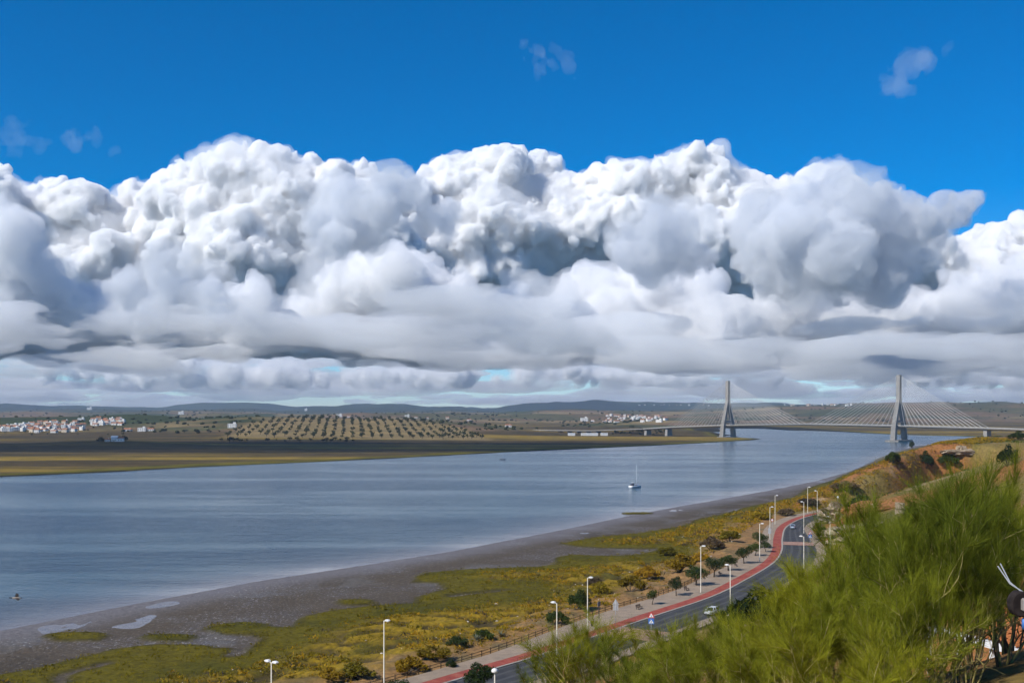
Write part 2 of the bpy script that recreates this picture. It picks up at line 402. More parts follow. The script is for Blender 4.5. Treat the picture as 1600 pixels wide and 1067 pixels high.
def far_at(px, py, lo=700.0, hi=13000.0):
    """first point of the far land seen at pixel px, py"""
    d = np.geomspace(lo, hi, 900); x = (px - 800.0) / F * d
    z = far_height(x, d)[0]; ray = CZ - (py - HZ) / F * d
    hit = np.where(ray <= z)[0]
    i = hit[0] if len(hit) else len(d) - 1
    return Vector((x[i], d[i], z[i]))
def near_at(px, py, lo=30.0, hi=1500.0):
    d = np.geomspace(lo, hi, 700); x = (px - 800.0) / F * d
    z = near_height(x, d)[0]; ray = CZ - (py - HZ) / F * d
    hit = np.where(ray <= z)[0]
    i = hit[0] if len(hit) else len(d) - 1
    return Vector((x[i], d[i], z[i]))

# ------------------------------------------------------------------ road, cycle path, promenade
def offset_line(L, o):
    d = np.gradient(L, axis=0); d /= np.linalg.norm(d, axis=1)[:, None]
    return L + np.stack([d[:, 1], -d[:, 0]], 1) * (o if np.isscalar(o) else np.asarray(o)[:, None])
def ribbon(name, L, o0, o1, z, mat, thick=0.0):
    A = offset_line(L, o0); B = offset_line(L, o1); n = len(L)
    V = [(*p, z) for p in A] + [(*p, z) for p in B]
    Fc = [(i, n + i, n + i + 1, i + 1) for i in range(n - 1)]
    if thick:
        V += [(*p, z - thick) for p in A] + [(*p, z - thick) for p in B]
        Fc += [(2 * n + i, i, i + 1, 2 * n + i + 1) for i in range(n - 1)] + [(n + i, 3 * n + i, 3 * n + i + 1, n + i + 1) for i in range(n - 1)]
    o = mesh_obj(name, V, Fc, mat); return o
arc = np.concatenate([[0], np.cumsum(np.linalg.norm(np.diff(RED, axis=0), axis=1))])
bend = np.exp(-((RED[:, 1] - 355) / 60.0) ** 2)
ROAD_R = 11.3 - 4.0 * sstep(318, 400, RED[:, 1])                                   # right edge of the carriageway, from the red line
PROM_L = -1.35 - (3.6 + 3.6 * sstep(165, 215, RED[:, 1]) - 3.4 * sstep(285, 330, RED[:, 1]))
k = NT('asphalt'); P = k.pos(); ac = k.attr('lane')
n1 = k.noise(P, 0.30, 5, 0.6); n2 = k.noise(P, 9.0, 3, 0.6)
sp = k.n.new('ShaderNodeSeparateColor'); k.t.links.new(ac, sp.inputs[0])
wv = k.n.new('ShaderNodeMath'); wv.operation = 'SINE'; k.t.links.new(k.math('MULTIPLY', k.math('ADD', sp.outputs[0], k.math('MULTIPLY', n1, 0.07)), 26.0), wv.inputs[0])
c = k.ramp(n1, [(0.3, (0.030, 0.030, 0.031)), (0.6, (0.055, 0.054, 0.053))])
c = k.mix(k.math('MULTIPLY', k.step(wv.outputs[0], 0.1, 0.95), 0.55), c, (0.105, 0.102, 0.098))
c = k.mix(0.6, c, k.ramp(n2, [(0.35, (.75, .75, .75)), (0.65, (1.2, 1.2, 1.2))]), 'MULTIPLY')
k.bump(n2, 0.02, 0.5)
M_asph = k.done(c, 0.85, 0.35)
def lane_attr(o, n):
    v = np.zeros((2 * n, 3)); v[n:, 0] = 1.0; set_col(o.data, 'lane', v)
o = ribbon('road', RED, np.full(len(RED), 1.75), ROAD_R, ROAD_Z, M_asph); lane_attr(o, len(RED)); tag(o, 'dark asphalt road following the river', kind='structure')
M_prom = mottled('promenade_paving', (0.300, 0.230, 0.165), 0.16, 0.5, 0.92, 0.2, obj=False, bump=0.01)
k = NT('red_path'); P = k.pos(); n1 = k.noise(P, 0.5, 6, 0.72); n2 = k.noise(P, 5.0, 3)
c = k.ramp(n1, [(0.30, (0.20, 0.045, 0.032)), (0.50, (0.32, 0.068, 0.044)), (0.72, (0.38, 0.14, 0.09))])
c = k.mix(0.5, c, k.ramp(n2, [(0.35, (.8, .8, .8)), (0.65, (1.15, 1.15, 1.15))]), 'MULTIPLY')
M_red = k.done(c, 0.85, 0.25)
M_kerb = mottled('kerb_stone', (0.33, 0.29, 0.24), 0.15, 1.2, 0.9, 0.2, obj=False)
tag(ribbon('promenade', RED, PROM_L, np.full(len(RED), -1.25), ROAD_Z + 0.12, M_prom, 0.3), 'beige promenade between fence and cycle path', kind='structure')
tag(ribbon('cycle_path', RED, -1.25, 1.25, ROAD_Z + 0.128, M_red, 0.2), 'red cycle path along the road', kind='structure')
tag(ribbon('kerb', RED, 1.25, 1.75, ROAD_Z + 0.135, M_kerb, 0.3), 'pale kerb between cycle path and road', kind='structure')
tag(ribbon('pavement', RED, ROAD_R, ROAD_R + 2.6, ROAD_Z + 0.13, M_prom, 0.3), 'beige pavement on the hill side of the road', kind='structure')
def road_piece(name, a0, a1, o0, o1, z, mat):
    i0, i1 = np.searchsorted(arc, a0), np.searchsorted(arc, a1)
    L = RED[max(i0 - 1, 0):i1 + 2]; return ribbon(name, L, o0, o1, z, mat)
def arc_at(d):  # arc length where the red path reaches distance d
    return arc[np.argmin(np.abs(RED[:, 1] - d) + (RED[:, 0] < -60) * 1e4)]
M_cross = mottled('crossing_paving', (0.33, 0.20, 0.15), 0.2, 0.8, 0.9, 0.2, obj=False)
a0 = arc_at(334); tag(road_piece('raised_crossing', a0, a0 + 3.0, 1.78, 10.9, ROAD_Z + 0.10, M_cross), 'pinkish raised crossing at the road bend', kind='structure')
a0 = arc_at(203); tag(road_piece('raised_crossing', a0 - 5, a0, 1.78, 11.25, ROAD_Z + 0.10, M_cross), 'pinkish raised crossing by the blue crossing sign', kind='structure')
# ------------------------------------------------------------------ small building blocks
def box_v(x0, x1, y0, y1, z0, z1): return [(x0, y0, z0), (x1, y0, z0), (x1, y1, z0), (x0, y1, z0), (x0, y0, z1), (x1, y0, z1), (x1, y1, z1), (x0, y1, z1)]
BOX_F = [(0, 3, 2, 1), (4, 5, 6, 7), (0, 1, 5, 4), (1, 2, 6, 5), (2, 3, 7, 6), (3, 0, 4, 7)]
class MB:
    """collects shapes into one mesh"""
    def __init__(s): s.v = []; s.f = []; s.m = []
    def add(s, v, f, m=0):
        n = len(s.v); s.v += [tuple(p) for p in v]; s.f += [tuple(i + n for i in q) for q in f]; s.m += [m] * len(f); return s
    def box(s, x0, x1, y0, y1, z0, z1, m=0): return s.add(box_v(x0, x1, y0, y1, z0, z1), BOX_F, m)
    def tube(s, pts, radii, n=6, m=0, cap=True, flat=None):
        pts = [Vector(p) for p in pts]; rings = []
        if not hasattr(radii, '__len__'): radii = [radii] * len(pts)
        for i, p in enumerate(pts):
            d = (pts[min(i + 1, len(pts) - 1)] - pts[max(i - 1, 0)]).normalized()
            a = d.cross(Vector((0, 0, 1)));
            if a.length < 1e-3: a = Vector((1, 0, 0))
            a.normalize(); b = a.cross(d).normalized()
            rings.append([p + (a * math.cos(2 * math.pi * j / n) + b * math.sin(2 * math.pi * j / n)) * radii[i] for j in range(n)])
        v = [q for r in rings for q in r]; f = []
        for i in range(len(pts) - 1):
            for j in range(n):
                f.append((i * n + j, i * n + (j + 1) % n, (i + 1) * n + (j + 1) % n, (i + 1) * n + j))
        if cap: f.append(tuple(range(n))[::-1]); f.append(tuple((len(pts) - 1) * n + j for j in range(n)))
        return s.add(v, f, m)
    def lathe(s, prof, n=12, m=0, c=(0, 0, 0)):
        """profile of (radius, z) turned about the vertical"""
        v = [(c[0] + r * math.cos(2 * math.pi * j / n), c[1] + r * math.sin(2 * math.pi * j / n), c[2] + z) for r, z in prof for j in range(n)]
        f = [(i * n + j, i * n + (j + 1) % n, (i + 1) * n + (j + 1) % n, (i + 1) * n + j) for i in range(len(prof) - 1) for j in range(n)]
        f.append(tuple(range(n))[::-1]); f.append(tuple((len(prof) - 1) * n + j for j in range(n)))
        return s.add(v, f, m)
    def prism(s, poly, axis, a, b, m=0):
        """flat outline (2-D) pushed from a to b along axis"""
        n = len(poly)
        def P(p, h): return {'x': (h, p[0], p[1]), 'y': (p[0], h, p[1]), 'z': (p[0], p[1], h)}[axis]
        v = [P(p, a) for p in poly] + [P(p, b) for p in poly]
        f = [tuple(range(n)), tuple(range(2 * n - 1, n - 1, -1))] + [(i + n, (i + 1) % n + n, (i + 1) % n, i) for i in range(n)]
        return s.add(v, f, m)
    def build(s, name, mats, parent=None, smooth=False, bevel=0.0):
        o = mesh_obj(name, s.v, s.f, mats, parent, smooth, s.m)
        bm = bmesh.new(); bm.from_mesh(o.data); bmesh.ops.recalc_face_normals(bm, faces=bm.faces)
        if bevel: bmesh.ops.bevel(bm, geom=list(bm.edges), offset=bevel, segments=1, affect='EDGES')
        bm.to_mesh(o.data); bm.free()
        return o
def beam(mb, a, b, w, h, m=0):
    """square bar from a to b, w wide, h high"""
    a, b = Vector(a), Vector(b); d = (b - a).normalized(); s = d.cross(Vector((0, 0, 1)))
    if s.length < 1e-4: s = Vector((1, 0, 0))
    s.normalize(); u = s.cross(d).normalized()
    v = [p + s * (sx * w / 2) + u * (su * h / 2) for p in (a, b) for sx, su in ((-1, -1), (1, -1), (1, 1), (-1, 1))]
    mb.add(v, [(0, 1, 2, 3), (7, 6, 5, 4), (0, 4, 5, 1), (1, 5, 6, 2), (2, 6, 7, 3), (3, 7, 4, 0)], m)

# ------------------------------------------------------------------ cable-stayed bridge
M_conc = mottled('bridge_concrete', (0.28, 0.265, 0.24), 0.14, 0.25, 0.85, 0.25, bump=0.05)
M_conc2 = mottled('old_concrete', (0.25, 0.235, 0.21), 0.18, 0.2, 0.9, 0.2)
M_cable = mottled('cable_white', (0.60, 0.59, 0.56), 0.05, 0.2, 0.5, 0.4)
M_dark = mottled('dark_metal', (0.045, 0.045, 0.05), 0.2, 1.0, 0.5, 0.4)
PA = Vector((371, 1878, 0)); PB = Vector((578, 1632, 0))          # the two towers
bdir = (PB - PA).normalized(); bside = Vector((-bdir.y, bdir.x, 0)); SPAN = (PB - PA).length
bridge = empty('cable_stayed_bridge', PA, 0)
tag(bridge, 'long white cable-stayed bridge with two tall towers across the river', 'bridge')
def BP(s, w, z): return bdir * s + bside * w + Vector((0, 0, z))  # along, across, up (from tower A)
_pk = [(-330, 8.0), (-190, 13.5), (-135, 16.8), (0, 21.8), (SPAN / 2, 25.2), (SPAN, 23.9), (SPAN + 135, 21.6), (SPAN + 230, 19.5)]
def deck_z(s): return float(np.interp(s, [p[0] for p in _pk], [p[1] for p in _pk]))
sec = [(-9.2, 0), (-9.2, -0.9), (-4.2, -2.5), (4.2, -2.5), (9.2, -0.9), (9.2, 0)]
v = []; f = []; ss = list(np.linspace(-190, SPAN + 230, 46)); n = len(sec)
for s in ss: v += [BP(s, w, deck_z(s) + h) for w, h in sec]
for i in range(len(ss) - 1):
    for j in range(n): f.append((i * n + j, i * n + (j + 1) % n, (i + 1) * n + (j + 1) % n, (i + 1) * n + j))
f += [tuple(range(n)), tuple((len(ss) - 1) * n + j for j in range(n))[::-1]]
deck = mesh_obj('deck', v, f, M_conc, bridge)
for w in (-8.9, 8.9):
    m = MB()
    for a, b in zip(ss[:-1], ss[1:]):
        beam(m, BP(a, w, deck_z(a) + 0.9), BP(b, w, deck_z(b) + 0.9), 0.2, 0.25); beam(m, BP(a, w, deck_z(a)), BP(a, w, deck_z(a) + 0.9), 0.2, 0.2)
    m.build('railing', M_cable, deck)
for s0, H, zb in ((0.0, 98.0, 0.6), (SPAN, 99.5, 0.8)):
    zd = deck_z(s0); zj = 62.0; mast = None
    m = MB(); m.add([BP(s0 + a, w, z) for z, hw in ((zj - 2, 3.0), (H, 2.4)) for a, w in ((-2.7, -hw), (2.7, -hw), (2.7, hw), (-2.7, hw))], BOX_F)
    mast = m.build('mast', M_conc, bridge)
    m = MB()
    for z in np.arange(zj, H - 1, 2.4):                       # anchor ledges down both faces
        for a in (-3.1, 3.1): m.add([BP(s0 + a + da, w, zz) for zz in (z, z + 0.9) for da, w in ((-.7, -2.3), (.7, -2.3), (.7, 2.3), (-.7, 2.3))], BOX_F)
    m.build('anchor_ledge', M_conc, mast)
    for sg in (-1, 1):
        m = MB(); prof = [(zb, 15.4, 2.6, 3.8), (zd, 12.6, 2.3, 3.3), (zj, 1.5, 1.5, 2.8)]
        vv = []
        for z, w, hw, ha in prof: vv += [BP(s0 + a * ha, sg * w + b * hw, z) for a, b in ((-1, -1), (1, -1), (1, 1), (-1, 1))]
        ff = [(0, 1, 2, 3), (11, 10, 9, 8)] + [(i * 4 + j, (i + 1) * 4 + j, (i + 1) * 4 + (j + 1) % 4, i * 4 + (j + 1) % 4) for i in range(2) for j in range(4)]
        m.add(vv, ff); leg = m.build('leg', M_conc, bridge)
        m = MB()
        for z in np.arange(zb + 2, zj - 4, 2.6):              # step recesses of the formwork, as raised bands
            w = np.interp(z, [p[0] for p in prof], [p[1] for p in prof]) * sg; ha = np.interp(z, [p[0] for p in prof], [p[3] for p in prof]); hw = np.interp(z, [p[0] for p in prof], [p[2] for p in prof])
            m.add([BP(s0 + a * (ha + .6), w + b * (hw + .6), zz) for zz in (z, z + 1.0) for a, b in ((-1, -1), (1, -1), (1, 1), (-1, 1))], BOX_F)
        m.build('formwork_band', M_conc, leg)
    m = MB(); m.add([BP(s0 + a, w, z) for z in (zd + 4.2, zd + 8.2) for a, w in ((-2, -14), (2, -14), (2, 14), (-2, 14))], BOX_F); m.build('cross_beam', M_conc, bridge)
    m = MB(); m.add([BP(s0 + a, w, z) for z in (zd - 5.2, zd - 2.6) for a, w in ((-2, -12), (2, -12), (2, 12), (-2, 12))], BOX_F); m.build('cross_beam', M_conc, bridge)
    for k in range(16):
        zt = H - 2.0 - k * (H - zj - 4) / 15.5
        for dr, L in ((-1, 133), (1, 152)):
            if s0 > 0: dr = -dr
            a = dr * (L - k * (L - 14) / 15.0)
            for w in (-8.2, 8.2):
                m = MB(); m.tube([BP(s0 + (2.4 if a > 0 else -2.4), math.copysign(.9, w), zt), BP(s0 + a, w, deck_z(s0 + a) + 0.3)], 0.155, 4, cap=False)
                m.build('cable', M_cable, bridge)
# caisson, footings and piers
def hexbase(s0, la, lw, z0, z1, name, mat):
    m = MB(); pts = [(-la, -lw), (0, -lw - 6), (la, -lw), (la, lw), (0, lw + 6), (-la, lw)]
    m.add([BP(s0 + a, w, z) for z in (z0, z1) for a, w in pts], [tuple(range(6))[::-1], tuple(range(6, 12))] + [(i, (i + 1) % 6, 6 + (i + 1) % 6, 6 + i) for i in range(6)])
    return m.build(name, mat, bridge)
hexbase(SPAN, 11, 20, -4, 2.6, 'caisson', M_conc2)
hexbase(0, 9, 18, -4, 1.9, 'footing', M_conc)
for s0, zg in ((-135, 0.5), (SPAN + 135, 0.5), (-186, 0.5)):
    m = MB(); zd = deck_z(s0) - 2.5
    m.add([BP(s0 + a, w, z) for z, k in ((zg - 3, 1.25), (zd, 1.0)) for a, w in ((-2.5 * k, -6 * k), (2.5 * k, -6 * k), (2.5 * k, 6 * k), (-2.5 * k, 6 * k))], BOX_F)
    m.build('pier', M_conc, bridge)
# ------------------------------------------------------------------ street lamps
rnd = random.Random(5)
M_pole = mottled('lamp_paint', (0.62, 0.57, 0.46), 0.10, 1.5, 0.55, 0.4)
M_head = mottled('lamp_head_white', (0.78, 0.77, 0.73), 0.06, 2.0, 0.4, 0.5)
M_glass = mottled('lamp_glass', (0.55, 0.58, 0.60), 0.1, 3.0, 0.15, 0.6)
def street_lamp(px, top, label, heads=(1,), tx=None, globe=False):
    """pole top at 13.4 m above the river; heads: side(s) the arm reaches, +1 = towards +x along the road normal"""
    d = F * (CZ - 13.4) / (top - HZ); x = (px - 800) / F * d
    g = hz(x, d); L = empty('street_lamp', (x, d, g)); h = 13.4 - g
    i = np.argmin(np.hypot(RED[:, 0] - x, RED[:, 1] - d)); t = RED[min(i + 2, len(RED) - 1)] - RED[max(i - 2, 0)]; L.rotation_euler.z = math.atan2(t[1], t[0]) - math.pi / 2
    m = MB(); m.lathe([(0.13, -0.5), (0.13, 0.6), (0.105, 0.65), (0.07, h)], 8); m.build('pole', M_pole, L, True)
    m = MB(); m.lathe([(0.22, -0.4), (0.22, 0.08), (0.16, 0.14)], 8); m.build('base_plate', M_conc2, L)
    if globe:
        m = MB(); m.lathe([(0.05, h - 0.1), (0.34, h + 0.02), (0.40, h + 0.16), (0.34, h + 0.34), (0.18, h + 0.46), (0.02, h + 0.5)], 12); m.build('lamp_head', M_head, L, True)
    else:
        for sd in heads:
            m = MB(); m.tube([(0, 0, h - 0.15), (0.25 * sd, 0, h - 0.02), (0.5 * sd, 0, h + 0.05)], 0.045, 6); m.build('arm', M_pole, L)
            m = MB(); q = [(0.25, -.03), (0.55, -.09), (1.05, -.05), (1.12, .06), (0.8, .19), (0.4, .16)]
            m.prism([(a * sd, b + h + 0.05) for a, b in q], 'y', -0.21, 0.21); o = m.build('lamp_head', M_head, L, False, 0.03)
            m = MB(); m.box(min(.5 * sd, .95 * sd), max(.5 * sd, .95 * sd), -.15, .15, h - .07, h - .035); m.build('glass', M_glass, o)
    tag(L, label, 'street lamp', 'street lamps along the road'); return L
street_lamp(424, 1034, 'two-armed street lamp at the bottom left over the marsh', (1, -1))
street_lamp(600, 969, 'tall single street lamp before the golden scrub at the bottom', (1,))
street_lamp(918, 902, 'tall street lamp beside the white sign backs at the promenade', (1,))
street_lamp(1095, 853, 'street lamp among the promenade trees on the cycle path edge', (1,))
street_lamp(1187, 818, 'street lamp left of the red cycle path, before its bend', (1,))
street_lamp(1203, 792, 'street lamp behind the sign backs at the start of the bend', (1,))
street_lamp(1211, 774, 'street lamp on the outside of the road bend by the marsh', (1,))
street_lamp(1262, 761, 'tallest-standing street lamp beyond the bend, seen against the yellow marsh', (1,))
street_lamp(870, 942, 'street lamp rising out of the near green broom at the bottom middle', (-1,))
street_lamp(1141, 883, 'street lamp rising behind the dark round shrub beside the road', (-1,))
street_lamp(1256, 838, 'street lamp on the hill side just below the crossing', (-1,))
street_lamp(1297, 807, 'street lamp before the pale rock cutting', (-1,))
street_lamp(1256, 784, 'street lamp on the inside of the road bend', (-1,))
street_lamp(1277, 767, 'street lamp at the far pavement where the road disappears', (-1,))
street_lamp(773, 1050, 'street lamp with a round white head at the bottom middle', (-1,), globe=True)

# ------------------------------------------------------------------ wooden fence along the promenade
M_wood = mottled('weathered_wood', (0.085, 0.058, 0.036), 0.35, 3.0, 0.9, 0.2)
fl = offset_line(RED, PROM_L - 0.35)
farc = np.concatenate([[0], np.cumsum(np.linalg.norm(np.diff(fl, axis=0), axis=1))])
i0 = np.argmin(np.abs(fl[:, 1] - 128)); i1 = np.argmin(np.abs(RED[:, 1] - 268) + (RED[:, 0] < 0) * 999)
fence = tag(empty('wooden_fence', (fl[i0, 0], fl[i0, 1], ROAD_Z)), 'dark wooden post-and-rail fence between promenade and marsh', 'fence')
fo = Vector((fl[i0, 0], fl[i0, 1], ROAD_Z))
fpts = []
for a in np.arange(farc[i0], farc[i1], 2.6):
    x, y = np.interp(a, farc, fl[:, 0]), np.interp(a, farc, fl[:, 1]); fpts.append(Vector((x, y, max(hz(x, y), ROAD_Z - .3))))
pm = MB(); pm.lathe([(.075, -.5), (.075, 1.12), (.05, 1.18)], 6); pmo = pm.build('post', M_wood, fence); pmo.location = fpts[0] - fo
for p in fpts[1:]:
    c = pmo.copy(); col.objects.link(c); c.location = p - fo; c.rotation_euler.z = rnd.uniform(0, 3)
for a, b in zip(fpts[:-1], fpts[1:]):
    for h in (0.52, 0.98):
        m = MB(); m.tube([a - fo + Vector((0, 0, h + rnd.uniform(-.03, .03))), b - fo + Vector((0, 0, h + rnd.uniform(-.03, .03)))], 0.055, 5); m.build('rail', M_wood, fence)

# ------------------------------------------------------------------ leafy trees: trunk, limbs, a crown of leaf-sized faces
def leaf_material(name, c, var=0.35, trans=0.25):
    k = NT(name); n = k.noise(k.pos((1, 1, 1)), 0.9, 3); r = k.rand()
    lo = tuple(x * (1 - var) for x in c); hi = tuple(x * (1 + var) for x in c)
    f = k.ramp(n, [(0.3, lo), (0.7, hi)])
    n2 = k.noise(k.pos(), 14.0, 2); f = k.mix(0.7, f, k.ramp(n2, [(.3, (.6, .6, .6)), (.7, (1.35, 1.35, 1.3))]), 'MULTIPLY')
    f = k.mix(1.0, f, k.ramp(r, [(0.0, (.50, .58, .75)), (0.5, (.95, .97, 1)), (1.0, (1.35, 1.22, 1.0))]), 'MULTIPLY')
    m = k.done(f, 0.8, 0.08)
    tr = k.n.new('ShaderNodeBsdfTranslucent'); k.t.links.new(f, tr.inputs[0]); mx = k.n.new('ShaderNodeMixShader'); mx.inputs[0].default_value = trans
    k.t.links.new(k.p.outputs[0], mx.inputs[1]); k.t.links.new(tr.outputs[0], mx.inputs[2]); k.t.links.new(mx.outputs[0], k.out.inputs[0])
    return m
M_bark = mottled('grey_bark', (0.095, 0.075, 0.055), 0.35, 4.0, 0.95, 0.1)
M_leaf = leaf_material('olive_leaf', (0.058, 0.082, 0.024))
M_leafd = leaf_material('dark_leaf', (0.036, 0.056, 0.017))
def leaf_cloud(centres, n, size, rng, flat=0.0, squash=0.8, up=0.3):
    """n two-triangle leaves spread through clumps (x,y,z,r)"""
    C = np.asarray(centres, float); w = C[:, 3] ** 2; w /= w.sum()
    c = C[rng.choice(len(C), n, p=w)]
    d = rng.normal(size=(n, 3)); d /= np.linalg.norm(d, axis=1)[:, None]
    rr = c[:, 3] * rng.uniform(0.35, 1.05, n) ** 0.6
    P = c[:, :3] + d * rr[:, None] * np.array((1, 1, squash))
    a = rng.normal(size=(n, 3)) + d * 0.5 + np.array((0, 0, up)); a /= np.linalg.norm(a, axis=1)[:, None]
    b = np.cross(a, rng.normal(size=(n, 3))); b /= np.linalg.norm(b, axis=1)[:, None]
    s = size * rng.uniform(0.6, 1.4, n)
    V = np.stack([P - a * s[:, None], P + b * (s * .42)[:, None], P + a * s[:, None], P - b * (s * .42)[:, None]], 1).reshape(-1, 3)
    return V, np.arange(n * 4).reshape(n, 4)
def broadleaf(name, seed, h, w, leaf, nleaf, lsize, mats, trunk_h=0.42):
    """prototype of a small tree, base at the origin"""
    rng = np.random.default_rng(seed); t = empty(name, (0, 0, 0))
    m = MB(); r0 = 0.035 * h; lean = rng.normal(size=2) * 0.05 * h
    top = Vector((lean[0], lean[1], h * trunk_h)); m.tube([(0, 0, -.25), (lean[0] * .4, lean[1] * .4, h * trunk_h * .5), top], [r0 * 1.3, r0, r0 * .8], 7)
    cl = []
    for k in range(7):
        a = k * 2.4 + rng.uniform(-.4, .4); rr = w * .5 * rng.uniform(.35, .72); zz = h * rng.uniform(.6, .86)
        e = Vector((math.cos(a) * rr, math.sin(a) * rr, zz)); mid = top.lerp(e, .5) + Vector((0, 0, -.04 * h))
        m.tube([top - Vector((0, 0, .1)), mid, e], [r0 * .6, r0 * .4, r0 * .12], 5); cl.append((e.x, e.y, e.z, w * rng.uniform(.19, .30)))
    cl.append((0, 0, h * .82, w * .3))
    for k in range(9):
        b = cl[rng.integers(len(cl))]; q = rng.normal(size=3); q /= np.linalg.norm(q); cl.append((b[0] + q[0] * b[3], b[1] + q[1] * b[3], b[2] + abs(q[2]) * b[3] * .7, b[3] * .55))
    m.build('trunk', mats[0], t, True)
    V, Q = leaf_cloud(cl, nleaf, lsize, rng)
    link(np_mesh('crown', V, Q, mats[1]), 'crown', t)
    return t
protoA = broadleaf('promenade_tree', 3, 3.6, 3.6, M_leaf, 2600, 0.13, (M_bark, M_leaf))
protoB = broadleaf('promenade_tree', 9, 3.8, 3.9, M_leafd, 2600, 0.13, (M_bark, M_leaf), .36)
plan = [(1019, 944, 0.80, 0.62, 0, 'smallest promenade tree, nearest the white sign backs'), (1056.5, 930, 1.0, .80, 1, 'small open promenade tree next after the smallest one'),
        (1088.5, 914, 1.15, 1.4, 0, 'broad dark promenade tree just left of a lamp post'), (1115.6, 901, 1.18, 1.25, 1, 'promenade tree standing just right of a lamp post'),
        (1138, 891, 1.05, 1.15, 0, 'promenade tree half behind its neighbour, fifth from the signs'), (1162.5, 880, 1.12, 1.05, 1, 'promenade tree nearest below the lamp by the red bend'),
        (1180, 868, 0.95, .95, 0, 'low promenade tree touching the lamp pole by the bend'), (1188, 856, 1.15, 1.05, 1, 'farthest tall promenade tree beside the red bend'), (1197, 862, 0.8, .8, 0, 'farthest low promenade tree at the red path bend')]
for k, (px, py, sh, sw, w, lab) in enumerate(plan):
    src = (protoA, protoB)[w]; o = src if k < 2 else copy_tree(src)
    p = gnd(px, py, ROAD_Z + .12); o.location = p; o.scale = (sw, sw, sh); o.rotation_euler.z = k * 1.3
    tag(o, lab, 'tree', 'small trees on the promenade')

# ------------------------------------------------------------------ benches, bin, post
M_slat = mottled('bench_wood', (0.115, 0.075, 0.045), 0.3, 5.0, 0.8, 0.25)
def bench():
    b = empty('park_bench', (0, 0, 0))
    for k in range(4): m = MB(); m.box(-.9, .9, -.24 + k * .13, -.13 + k * .13, .42, .46); m.build('seat_slat', M_slat, b)
    for k in range(3):
        m = MB(); y = .30 + k * .05; z = .56 + k * .14; beam(m, (-.9, y, z), (.9, y, z), .04, .11); m.build('back_slat', M_slat, b)
    for x in (-.7, .7):
        m = MB(); m.box(x - .04, x + .04, -.22, -.14, 0, .42); m.box(x - .04, x + .04, .22, .30, 0, .42); m.box(x - .04, x + .04, -.22, .30, .36, .42); beam(m, (x, .26, .42), (x, .42, .92), .06, .06); m.build('leg', M_dark, b)
    return b
bp = bench()
for k, (px, py, lab) in enumerate([(999, 951, 'dark park bench on the promenade nearest the white sign backs'), (1073, 922, 'dark park bench between the second and third promenade trees'),
        (1126, 898, 'dark park bench in the shade between promenade trees'), (1150, 884, 'farthest dark park bench on the promenade')]):
    o = bp if k == 0 else copy_tree(bp); o.location = gnd(px, py, ROAD_Z + .12); o.rotation_euler.z = R(52 + 8 * k); tag(o, lab, 'bench', 'benches on the promenade')
o = tag(empty('information_post', gnd(936, 967, ROAD_Z + .12), R(50)), 'grey information post beside the fence near the tall lamp', 'post')
m = MB(); m.box(-.06, .06, -.06, .06, 0, 3.2); m.build('post', M_dark, o)
m = MB(); m.box(-.45, .45, -.05, .05, 2.5, 3.4); m.build('panel', mottled('panel_grey', (.16, .17, .19), .2, 2, .5, .4), o, bevel=.02)
o = tag(empty('litter_bin', gnd(925, 978, ROAD_Z + .12)), 'dark litter bin by the fence behind the tall lamp', 'bin')
m = MB(); m.lathe([(.22, .1), (.28, .8), (.3, .82), (.3, .9)], 10); m.build('barrel', M_dark, o, True)
m = MB(); m.lathe([(.32, .9), (.28, 1.02), (.05, 1.1)], 10); m.build('lid', M_slat, o, True)

# ------------------------------------------------------------------ traffic signs
M_galv = mottled('galvanised', (0.45, 0.46, 0.46), 0.1, 2.0, 0.45, 0.5, 0.3)
M_signw = mottled('sign_white', (0.80, 0.80, 0.78), 0.03, 2, 0.4, 0.5); M_signr = mottled('sign_red', (0.55, 0.03, 0.03), 0.06, 2, 0.4, 0.5)
M_signb = mottled('sign_blue', (0.03, 0.16, 0.52), 0.06, 2, 0.4, 0.5); M_signk = mottled('sign_black', (0.02, 0.02, 0.02), 0.1, 2, 0.5, 0.4)
def tri(s): return [(-s / 2, 0), (s / 2, 0), (0, s * .866)]
def walker(m, x, z, s, y0, y1, mt):
    """walking figure of a crossing sign, flat print"""
    m.prism([(x - .06 * s, z + .78 * s), (x + .06 * s, z + .78 * s), (x + .06 * s, z + .9 * s), (x - .06 * s, z + .9 * s)], 'y', y0, y1, mt)
    m.prism([(x - .08 * s, z + .38 * s), (x + .1 * s, z + .38 * s), (x + .07 * s, z + .74 * s), (x - .07 * s, z + .74 * s)], 'y', y0, y1, mt)
    m.prism([(x - .22 * s, z), (x - .13 * s, z), (x + .03 * s, z + .38 * s), (x - .08 * s, z + .38 * s)], 'y', y0, y1, mt)
    m.prism([(x + .13 * s, z), (x + .22 * s, z), (x + .1 * s, z + .38 * s), (x, z + .38 * s)], 'y', y0, y1, mt)
